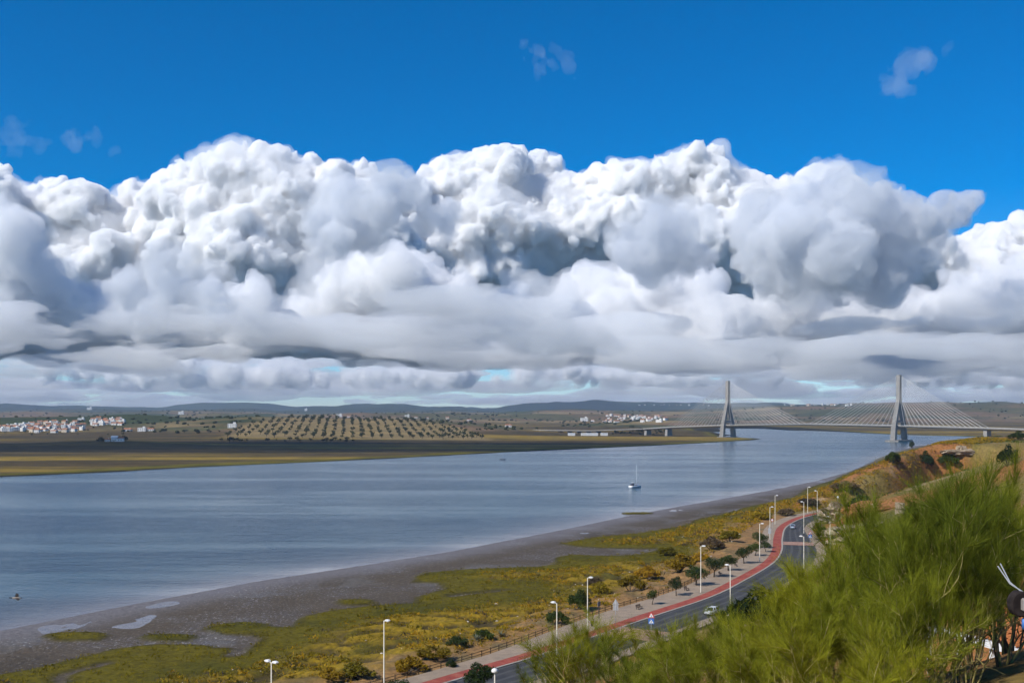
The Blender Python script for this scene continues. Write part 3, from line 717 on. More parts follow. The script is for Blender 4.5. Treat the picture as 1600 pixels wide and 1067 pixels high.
def warning_sign(loc, rz, label, grp='crossing signs', h=4.9):
    o = empty('traffic_sign', loc, rz); T = 1.25; q = 1.0
    m = MB(); m.lathe([(.05, -.4), (.05, h - .1)], 8); m.build('post', M_galv, o, True)
    m = MB(); z = h - T * .866; m.prism([(a, z + b) for a, b in tri(T)], 'y', -.075, -.055); p = m.build('warning_plate', M_galv, o)
    m = MB(); m.prism([(a, z + b) for a, b in tri(T)], 'y', -.085, -.078); m.build('red_border', M_signr, p)
    m = MB(); m.prism([(a, z + .115 + b) for a, b in tri(T * .66)], 'y', -.092, -.086); m.build('white_field', M_signw, p)
    m = MB(); walker(m, 0, z + .17, .42, -.098, -.094, 0); m.build('figure', M_signk, p)
    z2 = z - q - .08
    m = MB(); m.box(-q / 2, q / 2, -.075, -.055, z2, z2 + q); p = m.build('crossing_plate', M_galv, o)
    m = MB(); m.box(-q / 2, q / 2, -.085, -.078, z2, z2 + q); m.build('blue_field', M_signb, p)
    m = MB(); m.prism([(a, z2 + .14 + b) for a, b in tri(.8)], 'y', -.092, -.087); m.build('white_field', M_signw, p)
    m = MB(); walker(m, 0, z2 + .2, .45, -.098, -.094, 0); m.build('figure', M_signk, p)
    return tag(o, label, 'sign', grp)
def sign_at(px, tip, zt=7.9):
    d = F * (CZ - zt) / (tip - HZ); return Vector(((px - 800) / F * d, d, ROAD_Z + .1))
warning_sign(sign_at(962, 936), R(172), 'pair of sign plates seen from their pale backs on the promenade')
warning_sign(sign_at(1017.5, 956), R(-8), 'red triangle above a blue crossing sign, facing us by the near crossing')
warning_sign(sign_at(1202.5, 823), R(172), 'pair of sign backs left of the cycle path at the bend')
warning_sign(sign_at(1266, 829), R(0), 'small red triangle and blue sign on the hill side of the bend')
def disc_sign(loc, h, label, border, field, rz=0.0):
    o = empty('round_sign', loc, rz); m = MB(); m.lathe([(.045, -.3), (.045, h)], 8); m.build('post', M_galv, o, True)
    for nm, r, y, mt in (('plate', .45, -.07, border), ('field', .33, -.085, field)):
        m = MB(); m.prism([(r * math.cos(a), h - .4 + r * math.sin(a)) for a in np.linspace(0, 2 * math.pi, 16, endpoint=False)], 'y', y, y + .012); m.build(nm, mt, o)
    return tag(o, label, 'sign', 'round signs')
disc_sign(pix(1206.5, 830, F * 40 / 199.0) * 1.0, 4.0, 'small red and white round sign left of the cycle path bend', M_signr, M_signw)
p = near_at(1309, 787); disc_sign(p, 2.6, 'small pale round sign beside the shrub at the far road end', M_signw, M_signw)

# ------------------------------------------------------------------ cars
M_tyre = mottled('tyre', (0.02, 0.02, 0.02), 0.2, 8, 0.9, 0.2); M_rim = mottled('alloy', (0.45, 0.46, 0.47), 0.1, 8, 0.35, 0.5, 0.6)
M_win = mottled('car_glass', (0.02, 0.025, 0.03), 0.1, 1, 0.06, 0.8); M_lampr = mottled('tail_red', (0.35, 0.01, 0.01), 0.1, 6, 0.2, 0.6)
M_lampw = mottled('headlight', (0.75, 0.77, 0.8), 0.05, 6, 0.12, 0.7); M_plate = mottled('plate', (0.75, 0.75, 0.7), 0.05, 6, 0.5, 0.4)
def car(loc, rz, paint, label):
    """hatchback; nose towards +y"""
    c = empty('parked_car' if 'parked' in label else 'car', loc, rz)
    # stations along y: (y, half width, sill z, shoulder z)
    st = [(-2.0, .70, .42, .78), (-1.93, .80, .30, .92), (-1.2, .86, .22, .96), (0, .88, .20, .94), (1.0, .86, .22, .90), (1.7, .80, .26, .76), (1.98, .66, .40, .64)]
    v = []; f = []
    for y, w, a, b in st: v += [(-w * .94, y, a), (-w, y, a + .2), (-w, y, b - .12), (-w * .90, y, b), (w * .90, y, b), (w, y, b - .12), (w, y, a + .2), (w * .94, y, a)]
    for i in range(len(st) - 1):
        for j in range(8): f.append((i * 8 + j, i * 8 + (j + 1) % 8, (i + 1) * 8 + (j + 1) % 8, (i + 1) * 8 + j))
    f += [tuple(range(8)), tuple((len(st) - 1) * 8 + j for j in range(8))[::-1]]
    m = MB(); m.add(v, f); m.build('body', paint, c, True)
    cab = [(-1.85, .72, -1.45, .56), (.95, .74, .25, .58)]
    vv = []
    for zz, key in ((.90, 0), (1.44, 1)):
        ya, wa = (-1.88, .76) if key == 0 else (-1.42, .57); yb, wb = (1.02, .76) if key == 0 else (.28, .57)
        vv += [(-wa, ya, zz), (wa, ya, zz), (wb, yb, zz), (-wb, yb, zz)]
    m = MB(); m.add(vv, BOX_F); m.build('window', M_win, c, bevel=.05)
    m = MB(); m.add([(x * 1.01, y, z) for x, y, z in [(-.575, -1.46, 1.40), (.575, -1.46, 1.40), (.575, .32, 1.40), (-.575, .32, 1.40), (-.50, -1.32, 1.475), (.50, -1.32, 1.475), (.50, .16, 1.475), (-.50, .16, 1.475)]], BOX_F); m.build('roof', paint, c, bevel=.02)
    m = MB()
    for sx in (-1, 1):
        for (a, b) in (((.77, 1.02, .90), (.585, .29, 1.43)), ((.79, -.35, .90), (.60, -.42, 1.43)), ((.77, -1.86, .90), (.585, -1.41, 1.43))): beam(m, (sx * a[0], a[1], a[2]), (sx * b[0], b[1], b[2]), .07, .08)
    m.build('pillar', paint, c)
    for sx in (-1, 1):
        for y in (-1.28, 1.26):
            m = MB(); n = 14; ring = [(.31 * math.cos(a), .31 * math.sin(a)) for a in np.linspace(0, 2 * math.pi, n, endpoint=False)]
            m.prism([(y + p, .31 + q) for p, q in ring], 'x', sx * .72, sx * .895); w = m.build('wheel', M_tyre, c)
            m = MB(); m.prism([(y + p * .62, .31 + q * .62) for p, q in ring], 'x', sx * .89, sx * .905); m.build('rim', M_rim, w)
        m = MB(); m.box(*sorted((sx * .48, sx * .76)), 1.80, 1.93, .58, .72); m.build('headlight', M_lampw, c, bevel=.02)
        m = MB(); m.box(*sorted((sx * .56, sx * .78)), -2.0, -1.9, .66, .92); m.build('tail_light', M_lampr, c, bevel=.02)
        m = MB(); m.box(*sorted((sx * .86, sx * 1.02)), .62, .76, .92, 1.06); m.build('mirror', paint, c, bevel=.03)
    m = MB(); m.box(-.26, .26, -2.03, -1.98, .48, .60); m.build('number_plate', M_plate, c)
    return tag(c, label, 'car', 'cars on the road')
M_carb = mottled('car_paint_silver', (0.42, 0.52, 0.62), 0.04, 1, 0.25, 0.6, 0.3); M_carw = mottled('car_paint_white', (0.78, 0.79, 0.80), 0.03, 1, 0.25, 0.6)
def road_pt(d, s):
    i = np.argmin(np.abs(RED[:, 1] - d) + (RED[:, 0] < -60) * 1e4); t = RED[i + 1] - RED[i - 1]; t /= np.linalg.norm(t)
    return Vector((RED[i, 0] + t[1] * s, RED[i, 1] - t[0] * s, ROAD_Z + .004)), math.atan2(t[1], t[0]) - math.pi / 2
p, a = road_pt(379, 3.9); car(p, a + R(4), M_carb, 'small silver-blue car driving round the road bend')
p, a = road_pt(222, 9.9); car(p, a + math.pi, M_carw, 'white car half hidden by the green broom at the roadside')

# ------------------------------------------------------------------ boats and bird
M_hull = mottled('hull_white', (0.80, 0.79, 0.76), 0.05, 1, 0.3, 0.5); M_navy = mottled('hull_dark', (0.03, 0.035, 0.05), 0.2, 1, 0.4, 0.5); M_alu = mottled('mast_alu', (0.62, 0.62, 0.62), 0.05, 1, 0.35, 0.5, 0.4)
def hull_mesh(m, L, B, H, draft, mt=0, n=9):
    v = []; f = []
    for i in range(n):
        t = i / (n - 1); y = (t - .5) * L; w = B / 2 * (1 - max(0, (t - .35) / .65) ** 2.2) * (0.82 + .18 * min(1, t / .35)); sh = H * (1 + .28 * (t - .4) ** 2 * 2)
        w = max(w, .03)
        v += [(-w, y, sh), (-w * .86, y, H * .25), (-w * .35, y, -draft * (1 - t ** 4 * .7)), (w * .35, y, -draft * (1 - t ** 4 * .7)), (w * .86, y, H * .25), (w, y, sh)]
    for i in range(n - 1):
        for j in range(6): f.append((i * 6 + j, i * 6 + (j + 1) % 6, (i + 1) * 6 + (j + 1) % 6, (i + 1) * 6 + j))
    f += [tuple(range(6)), tuple((n - 1) * 6 + j for j in range(6))[::-1]]
    m.add(v, f, mt)
p = gnd(993, 761.5); b = tag(empty('sailboat', p, R(-48)), 'white sailboat with bare mast at anchor in the river', 'sailboat')
m = MB(); hull_mesh(m, 9.5, 3.2, 1.15, .5); m.build('hull', M_hull, b, True)
m = MB(); m.prism([(-2.4, 1.1), (2.6, 1.25), (1.6, 1.75), (-.6, 1.95), (-2.2, 1.9)], 'x', -.95, .95); m.build('cabin', M_hull, b, bevel=.12)
m = MB(); m.box(-.97, .97, -1.6, .6, 1.48, 1.68); m.build('window', M_win, b)
m = MB(); m.tube([(0, .8, 1.2), (0, .8, 13.6)], [.11, .07], 6); mast = m.build('mast', M_alu, b)
m = MB(); m.tube([(-.9, .8, 7.6), (.9, .8, 7.6)], .05, 5); m.build('spreader', M_alu, mast)
m = MB()
for a, e in (((0, .8, 13.4), (0, 4.6, 1.3)), ((0, .8, 13.4), (0, -4.6, 1.2)), ((0, .8, 13.4), (-1.5, .6, 1.2)), ((0, .8, 13.4), (1.5, .6, 1.2))): m.tube([a, e], .018, 3)
m.build('stay', M_alu, mast)
m = MB(); m.tube([(0, .7, 2.5), (0, -3.6, 2.8)], .08, 6); boom = m.build('boom', M_alu, b)
m = MB(); m.tube([(0, .5, 2.8), (0, -1.5, 2.95), (0, -3.5, 2.95)], [.24, .2, .1], 7); m.build('furled_sail', M_hull, boom, True)
m = MB(); m.prism([(-4.0, 1.15), (-1.9, 1.15), (-2.0, 2.4), (-3.0, 2.45)], 'x', -.9, .9); m.build('spray_hood', M_navy, b, bevel=.1)
p = gnd(785, 718); b = tag(empty('fishing_boat', p, R(70)), 'small dark open fishing boat in midstream', 'boat')
m = MB(); hull_mesh(m, 5.2, 1.8, .75, .25); m.build('hull', M_navy, b, True)
m = MB(); m.box(-.75, .75, -.3, .0, .55, .65); m.build('thwart', M_slat, b)
m = MB(); m.box(-.2, .2, -2.9, -2.5, .2, 1.25); m.build('outboard', M_dark, b, bevel=.06)
# the man standing in it
def figure(name, loc, rz, J, mats, label, parent_scale=1.0):
    """body grown from a skeleton of joints (name: position, radius); edges join them"""
    me = bpy.data.meshes.new(name); pts = list(J['pts'].items()); ix = {n: i for i, (n, _) in enumerate(pts)}
    me.from_pydata([q[1][0] for q in pts], [(ix[a], ix[b]) for a, b in J['edges']], [])
    o = bpy.data.objects.new(name, me); col.objects.link(o); o.location = loc; o.rotation_euler.z = rz
    md = o.modifiers.new('skin', 'SKIN'); sk = me.skin_vertices[0].data if me.skin_vertices else None
    if sk is None:
        bm = bmesh.new(); bm.from_mesh(me); bm.verts.layers.skin.verify(); bm.to_mesh(me); bm.free(); sk = me.skin_vertices[0].data
    for i, (n, (q, r)) in enumerate(pts): sk[i].radius = (r, r)
    sk[ix['hip']].use_root = True
    sd = o.modifiers.new('sub', 'SUBSURF'); sd.levels = 1; sd.render_levels = 1
    for m_ in mats: me.materials.append(m_)
    return tag(o, label, 'person')
J = {'pts': {'hip': ((0, 0, .95), .14), 'chest': ((0, .03, 1.32), .17), 'neck': ((0, .04, 1.5), .06), 'head': ((0, .06, 1.64), .10), 'crown': ((0, .06, 1.74), .07),
     'hl': ((-.1, 0, .9), .10), 'kl': ((-.13, .05, .5), .075), 'fl': ((-.14, 0, .06), .055), 'tl': ((-.15, .16, .03), .045), 'hr': ((.1, 0, .9), .10), 'kr': ((.13, .04, .5), .075), 'fr': ((.15, -.03, .06), .055), 'tr': ((.16, .13, .03), .045),
     'sl': ((-.19, .03, 1.42), .065), 'el': ((-.27, .12, 1.16), .05), 'wl': ((-.2, .34, 1.1), .035), 'sr': ((.19, .03, 1.42), .065), 'er': ((.28, .1, 1.16), .05), 'wr': ((.2, .34, 1.08), .035)},
     'edges': [('hip', 'chest'), ('chest', 'neck'), ('neck', 'head'), ('head', 'crown'), ('hip', 'hl'), ('hl', 'kl'), ('kl', 'fl'), ('fl', 'tl'), ('hip', 'hr'), ('hr', 'kr'), ('kr', 'fr'), ('fr', 'tr'), ('chest', 'sl'), ('sl', 'el'), ('el', 'wl'), ('chest', 'sr'), ('sr', 'er'), ('er', 'wr')]}
figure('person', b.location + Vector((0, 0, .06)), R(70), J, [M_navy], 'person in dark clothes standing in the small fishing boat')
# gull gliding low at the left
M_gull = mottled('bird_pale', (.50, .40, .28), .2, 6, .8, .2); M_gulld = mottled('bird_dark', (.045, .035, .03), .3, 6, .8, .2)
p = pix(25, 934, 62); b = tag(empty('bird', p, R(-60)), 'brown bird in flight over the water at the left edge', 'bird'); b.rotation_euler = (R(-8), R(22), R(-60))
m = MB(); m.tube([(0, .26, .0), (0, .2, .01), (0, .1, .0), (0, -.05, 0), (0, -.16, .005), (0, -.22, .01)], [.012, .035, .06, .055, .03, .012], 8); m.build('body', M_gull, b, True)
m = MB(); m.tube([(0, .24, .02), (0, .30, .02), (0, .335, .01)], [.03, .022, .006], 6); m.build('head', M_gulld, b, True)
for sx in (-1, 1):
    a = [(.03, .12, .02), (.22, .16, .10), (.44, .06, .07), (.30, 0, .09), (.12, -.05, .03), (.03, -.04, .015)]
    m = MB(); v = [(sx * x, y, z + .008) for x, y, z in a] + [(sx * x, y, z - .008) for x, y, z in a]; n = len(a)
    m.add(v, [tuple(range(n)), tuple(range(2 * n - 1, n - 1, -1))] + [(i, i + n, (i + 1) % n + n, (i + 1) % n) for i in range(n)]); m.build('wing', M_gulld, b)
m = MB(); m.prism([(-.02, -.2), (.02, -.2), (.06, -.36), (-.06, -.36)], 'z', 0, .012); m.build('tail', M_gulld, b)
# ------------------------------------------------------------------ far houses
M_wallw = mottled('whitewash', (0.74, 0.72, 0.67), 0.10, 0.4, 0.9, 0.2); M_wallc = mottled('cream_render', (0.60, 0.50, 0.38), 0.12, 0.4, 0.9, 0.2)
M_tile = mottled('terracotta', (0.36, 0.16, 0.085), 0.25, 1.2, 0.9, 0.15); M_pane = mottled('dark_window', (0.05, 0.055, 0.06), 0.2, 1, 0.3, 0.5)
M_shed = mottled('sheet_metal', (0.66, 0.66, 0.64), 0.12, 0.3, 0.5, 0.4)
def house_mesh(w, d, h, roof, wall, pitch=0.42):
    """gabled or flat house with door and windows in the long front (-y)"""
    m = MB(); m.box(-w / 2, w / 2, -d / 2, d / 2, -3, h, 0)
    if pitch:
        r = h + d / 2 * pitch; e = .35
        m.prism([(-d / 2 - e, h + .02 - e * pitch), (d / 2 + e, h + .02 - e * pitch), (d / 2 + e, h + .25 - e * pitch), (0, r + .25), (-d / 2 - e, h + .25 - e * pitch)], 'x', -w / 2 - e, w / 2 + e, 1)
        m.box(w * .22, w * .22 + .7, -.35, .35, h, r + 1.0, 0)
    else:
        m.box(-w / 2 - .15, w / 2 + .15, -d / 2 - .15, d / 2 + .15, h + .004, h + .45, 0); m.box(w * .1, w * .4, -d * .2, d * .25, h + .45, h + 2.6, 0)
    n = max(2, int(w / 3.2)); fl = max(1, int(h / 2.9))
    for q in range(fl):
        for i in range(n):
            x = -w / 2 + (i + .5) * w / n; z = 1.0 + q * 2.8
            if q == 0 and i == n // 2: m.box(x - .5, x + .5, -d / 2 - .05, -d / 2 + .2, 0, 2.1, 2)
            else: m.box(x - .5, x + .5, -d / 2 - .05, -d / 2 + .2, z, z + 1.2, 2)
    o = m.build('house', [wall, roof, M_pane]); me = o.data; bpy.data.objects.remove(o); return me
HM = [house_mesh(9, 7.5, 5.6, M_tile, M_wallw), house_mesh(11, 8, 3.4, M_tile, M_wallw), house_mesh(8, 8, 6.2, M_wallw, M_wallw, 0), house_mesh(10, 8, 6.0, M_tile, M_wallc), house_mesh(13, 8, 5.8, M_wallw, M_wallw, 0), house_mesh(7, 7, 3.3, M_tile, M_wallw)]
hr = random.Random(77)
def house_at(px, py, label, group, mi=None, rz=None, sc=1.0, cat='house', lo=1500):
    p = far_at(px, py, lo); o = link(HM[hr.randrange(6) if mi is None else mi], 'house'); o.location = p; o.scale = (sc, sc, sc)
    o.rotation_euler.z = hr.uniform(-.6, .6) if rz is None else rz
    return tag(o, label, cat, group)
used = []
def spread(n, box_fn, mind):
    out = []; tries = 0
    while len(out) < n and tries < 6000:
        tries += 1; px, py = box_fn()
        p = far_at(px, py, 1700)
        if all((p.xy - q.xy).length > mind for q in used): used.append(p); out.append((px, py))
    return out
def vil():
    px = hr.uniform(-60, 132); c = 671.5 - 3.0 * max(0, min(1, px / 90)); return px, c + hr.uniform(-1, 1) * (2.0 + 5.5 * max(0, min(1, px / 70)))
for a, b in spread(95, vil, 10): house_at(a, b, 'small white house in the village at the far left', 'houses of the village on the left shore')
for a, b in spread(32, lambda: (hr.uniform(143, 191), hr.uniform(656, 664) + abs(hr.uniform(143, 191) - 172) * .05), 11): house_at(a, b, 'small white house on the slope right of the village', 'houses of the upper hamlet')
house_at(127, 658, 'lone white house above the village roofs', 'far farmhouses', 4, .1)
for a, b in spread(42, lambda: (hr.uniform(944, 1042), hr.uniform(650, 660)), 16): house_at(a, b, 'pale house of the hill town left of the bridge', 'houses of the hill town', None, None, 1.15)
for a, b in spread(26, lambda: (hr.choice([hr.uniform(995, 1110), hr.uniform(1205, 1335)]), hr.uniform(632.2, 634.5)), 30): house_at(a, b, 'tiny white house on the skyline ridge behind the bridge', 'houses on the far ridge', None, None, 1.3)
for a, b, mi, sc, lab in [(913, 658, 4, 2.0, 'white walled house on a mound left of the hill town'), (926, 659, 0, 1.2, 'smaller pale house beside the white one on the mound'), (200, 674, 1, 1.2, 'low farm building right of the village, nearest to it'), (222, 674, 4, 1.1, 'long white farm building right of the village'),
        (236, 673, 1, 1.0, 'last farm building right of the village'), (363, 668, 4, 1.2, 'white house at the left end of the orchard hill'), (530, 651.5, 4, 1.7, 'broad white building on the crest of the orchard hill'), (545, 652, 1, 1.1, 'small annex right of the broad white hilltop building'),
        (636, 652, 4, 1.5, 'white house on the crest right of the hilltop building'), (650, 653, 1, 1.1, 'second white house on the crest'), (668, 654, 5, 1.2, 'third small white house on the crest'), (699, 655, 3, 1.3, 'cream house on the crest above the right rows'),
        (733, 657.5, 1, 1.3, 'lone white house right of the crest'), (283, 647, 4, 2.2, 'white buildings far up in the hills at the left'), (140, 640, 4, 2.6, 'pale building near the skyline above the village'), (478, 641.5, 2, 2.2, 'tiny white tower house far in the blue hills'), (794, 667, 1, 1.2, 'white house above the left end of the viaduct')]:
    house_at(a, b, lab, 'far farmhouses', mi, .1, sc)
# farm on the knoll
def thing_far(name, px, py, lab, cat, build, rz=0.0, lo=900):
    p = far_at(px, py, lo); t = tag(empty(name, p, rz), lab, cat); build(t); return t
def farm(t):
    m = MB(); m.box(-4.5, 3.0, -3.5, 3.5, -2, 5.2); m.build('wall', M_wallw, t)
    m = MB(); m.prism([(-4.0, 5.1), (4.0, 5.1), (4.0, 5.4), (0, 7.4), (-4.0, 5.4)], 'x', -4.9, 3.4); m.build('roof', M_wallw, t)
    m = MB(); m.box(3.05, 11, -3.2, 3.2, -2, 4.2); m.build('wall', M_wallw, t)
    m = MB(); m.prism([(-3.6, 4.15), (3.6, 4.15), (3.6, 4.4), (0, 5.6), (-3.6, 4.4)], 'x', 3.2, 11.3); m.build('roof', M_tile, t)
    for x in (-3, 1, 5, 8): m = MB(); m.box(x - .45, x + .45, -3.56, -3.1, 1.2, 2.5); m.build('window', M_pane, t)
    m = MB(); m.box(-1.4, -.4, -3.56, -3.1, 0, 2.1); m.build('door', M_wood, t)
thing_far('farmhouse', 180, 689.5, 'white farmhouse with a gable on the dark knoll before the village', 'house', farm, .15)
house_at(168, 690, 'small white outbuilding left of the knoll farmhouse', 'far farmhouses', 5, .1, .8, lo=900)
for k, (px, w) in enumerate(((893, 12), (921, 30), (944, 12))):
    p = far_at(px, 680.5, 1500); t = tag(empty('long_shed', p, .05), ['short white shed at the left of three below the viaduct', 'longest white shed below the viaduct', 'short white shed nearest the bridge below the viaduct'][k], 'shed', 'sheds below the viaduct')
    m = MB(); m.box(-w / 2, w / 2, -5, 5, -1, 3.2); m.build('wall', M_wallw, t)
    m = MB(); m.prism([(-5.4, 3.15), (5.4, 3.15), (5.4, 3.35), (0, 4.6), (-5.4, 3.35)], 'x', -w / 2 - .4, w / 2 + .4); m.build('roof', M_shed, t)
# ------------------------------------------------------------------ approach viaduct, on the bridge's line
via = tag(empty('viaduct', PA - bdir * 330), 'low concrete road viaduct leading left from the bridge', 'viaduct')
_vk = [(-660, 6.4), (-330, 8.2), (-190, 13.5)]
def vz(s): return float(np.interp(s, [a for a, _ in _vk], [b for _, b in _vk]))
def VP(s, w, z): return bdir * (s + 330) + bside * w + Vector((0, 0, z))
m = MB(); ss = list(np.linspace(-650, -192, 24)); vv = []; ff = []
for s in ss: vv += [VP(s, w, vz(s) + h) for w, h in ((-9, 0), (-9, -.8), (-5, -1.6), (5, -1.6), (9, -.8), (9, 0))]
for i in range(len(ss) - 1):
    for j in range(6): ff.append((i * 6 + j, i * 6 + (j + 1) % 6, (i + 1) * 6 + (j + 1) % 6, (i + 1) * 6 + j))
m.add(vv, ff); m.build('deck', M_conc2, via)
for w in (-8.8, 8.8):
    m = MB()
    for a, b in zip(ss[:-1], ss[1:]): beam(m, VP(a, w, vz(a) + .45), VP(b, w, vz(b) + .45), .3, .9)
    m.build('parapet', M_conc2, via)
for s in np.arange(-640, -300, 27):
    m = MB(); P = PA + bdir * s; g = fz(P.x, P.y)
    m.add([VP(s + a, w, z) for z in (g - 2, vz(s) - 1.5) for a, w in ((-1, -6), (1, -6), (1, 6), (-1, 6))], BOX_F); m.build('pier', M_conc2, via)
# ------------------------------------------------------------------ far trees
def blob_tree_mesh(name, seed, h, w, n, mats, trunk=True):
    rng = np.random.default_rng(seed); cl = [(0, 0, h * .58, w * .32)]
    for k in range(6):
        a = rng.uniform(0, 6.28); cl.append((math.cos(a) * w * .25, math.sin(a) * w * .25, h * rng.uniform(.42, .82), w * rng.uniform(.16, .26)))
    V, Q = leaf_cloud(cl, n, w * .13, rng); mi = np.zeros(len(Q), int)
    t = np.array([(-.05, -.05, -.08), (.05, -.05, -.08), (.05, .05, -.08), (-.05, .05, -.08), (-.03, -.03, .5), (.03, -.03, .5), (.03, .03, .5), (-.03, .03, .5)]) * h
    q = np.array(BOX_F) + len(V); V = np.vstack([V, t]); Q = np.vstack([Q, q]); mi = np.concatenate([mi, np.ones(6, int)])
    return np_mesh(name, V, Q, mats, False, mi)
M_olv = leaf_material('orchard_leaf', (0.050, 0.062, 0.022)); M_fart = leaf_material('far_tree_leaf', (0.032, 0.040, 0.016))
OT = [blob_tree_mesh('orchard_tree', s, 6.4, 6.6, 90, [M_olv, M_bark]) for s in (1, 2, 3)]
ORD = ['first', 'second', 'third', 'fourth', 'fifth', 'sixth', 'seventh', 'eighth', 'ninth', 'tenth', 'eleventh', 'twelfth', 'thirteenth', 'fourteenth']
def nth(k, n): return (ORD[k] + ' from the left') if k < n / 2 else (ORD[n - 1 - k] + ' from the right')
tr = random.Random(8); no = 0
for r in range(27):
    for j in range(11):
        y = 1725 + j * 60 + tr.uniform(-14, 14); x = -452 + r * 15.7 - 0.149 * (y - 1700) + tr.uniform(-1.5, 1.5)
        if y + .25 * x + 80 < 1715 or y > 2400 - 330 * ((r - 13) / 13.0) ** 2 or tr.random() < .04: continue
        o = link(OT[tr.randrange(3)], 'orchard_tree'); o.location = (x, y, fz(x, y)); s = tr.uniform(.9, 1.6); o.scale = (s, s, s); o.rotation_euler.z = tr.uniform(0, 6)
        tag(o, f'orchard tree in the {nth(r, 27)} row, {ORD[j]} up from the hill foot', 'tree', 'trees planted in rows on the orchard hill'); no += 1
FT = [blob_tree_mesh('far_tree', s, 7.0, 7.5, 110, [M_fart, M_bark]) for s in (11, 12, 13)]
def far_tree(px, py, lab, grp, s=1.0, lo=900, low=1.0):
    p = far_at(px, py, lo); o = link(FT[tr.randrange(3)], 'far_tree'); o.location = p; s *= tr.uniform(.8, 1.2); o.scale = (s, s, s * low); o.rotation_euler.z = tr.uniform(0, 6); return tag(o, lab, 'tree', grp)
for a, b, s in [(153, 690.5, .8), (158, 690.5, .95), (161, 691, .8), (190, 688.5, 1.0), (194, 689, 1.05), (198, 690, .8)]: far_tree(a, b, 'dark tree beside the knoll farmhouse', 'trees round the knoll farm', s)
for k in range(46): far_tree(tr.uniform(250, 345) if k < 16 else tr.uniform(345, 565), tr.uniform(674, 678) if k < 16 else tr.uniform(687.5, 691), 'dark tree in the hedge along the foot of the orchard hill', 'hedge trees below the orchard', tr.uniform(.6, 1.2), 1300, .8)
for k in range(30): far_tree(tr.uniform(950, 1045), tr.uniform(673, 681), 'dark bushy tree on the bank beside the bridge end', 'trees at the bridge end', tr.uniform(.5, 1.0), 1500)
for k in range(26): far_tree(tr.uniform(0, 260), tr.uniform(666, 682), 'dark tree among the village houses', 'trees in the village', tr.uniform(.5, .9), 1700)
for k in range(24): far_tree(tr.uniform(480, 770), tr.uniform(652, 658), 'dark tree on the crest of the orchard hill', 'trees on the orchard crest', tr.uniform(.6, 1.1), 1900)
# open woodland on the hills: one mass
rng = np.random.default_rng(91); N = 5200
yy = 1900 * (8500 / 1900) ** rng.uniform(0, 1, N); xx = yy * rng.uniform(-.60, .60, N)
zz, mm = far_height(xx, yy); dens = fbm(xx, yy, 240, 4, 75) + .35 * fbm(xx, yy, 700, 3, 79)
ok = (mm > 60) & (zz > 7) & (dens > .02 + rng.uniform(-.3, .3, N)) & ~((np.abs(xx + .149 * (yy - 1700) + 245) < 240) & (yy < 2480 - 330 * ((xx + .149 * (yy - 1700) + 245) / 205) ** 2))
xx, yy, zz = xx[ok], yy[ok], zz[ok]; n = len(xx)
ico = np.array([(0, 0, 1), (.894, 0, .447), (.276, .851, .447), (-.724, .526, .447), (-.724, -.526, .447), (.276, -.851, .447), (.724, .526, -.447), (-.276, .851, -.447), (-.894, 0, -.447), (-.276, -.851, -.447), (.724, -.526, -.447), (0, 0, -1)])
icf = np.array([(0,1,2),(0,2,3),(0,3,4),(0,4,5),(0,5,1),(1,6,2),(2,7,3),(3,8,4),(4,9,5),(5,10,1),(6,7,2),(7,8,3),(8,9,4),(9,10,5),(10,6,1),(11,7,6),(11,8,7),(11,9,8),(11,10,9),(11,6,10)])
sc = rng.uniform(1.6, 4.2, n) * (yy / 2500) ** .45
V = ico[None] * (sc[:, None, None] * (1 + rng.uniform(-.3, .3, (n, 12, 1)))) * np.array((1.25, 1.25, .85)) + np.stack([xx, yy, zz + sc * .5], 1)[:, None]
Q = (icf[None] + (np.arange(n) * 12)[:, None, None]).reshape(-1, 3)
tag(link(np_mesh('distant_woodland', V.reshape(-1, 3), Q, M_fart), 'distant_woodland'), 'scattered scrub and trees on the hills across the river', kind='stuff')
# ------------------------------------------------------------------ broom: tall bushes of thin green whips
def strands(P, D, L, wid, rng, bend=0.35, seg=3):
    """ribbons of `seg` quads starting at P, heading D, length L"""
    n = len(P); up = np.array((0, 0, 1.0)); side = np.cross(D, rng.normal(size=(n, 3))); side /= np.linalg.norm(side, axis=1)[:, None] + 1e-9
    pts = []; d = D.copy(); p = P.copy(); cv = rng.normal(size=(n, 3)) * bend * .5
    for k in range(seg + 1):
        w = wid * (1 - .75 * k / seg); pts.append(np.stack([p - side * w[:, None], p + side * w[:, None]], 1))
        d = d + cv / seg + np.array((0, 0, -bend * .25 / seg)); d /= np.linalg.norm(d, axis=1)[:, None]; p = p + d * (L / seg)[:, None]
    V = np.concatenate(pts, 1).reshape(-1, 3); b = (np.arange(n) * 2 * (seg + 1))[:, None, None]
    q = np.array([[2 * k, 2 * k + 1, 2 * k + 3, 2 * k + 2] for k in range(seg)])[None]
    return V, (q + b).reshape(-1, 4)
M_whip = leaf_material('broom_green', (0.190, 0.205, 0.015), 0.40, 0.22)
M_stem = mottled('broom_stem', (0.34, 0.28, 0.10), 0.35, 3.0, 0.85, 0.2); M_stemd = mottled('broom_wood', (0.13, 0.10, 0.06), 0.35, 4.0, 0.9, 0.2)
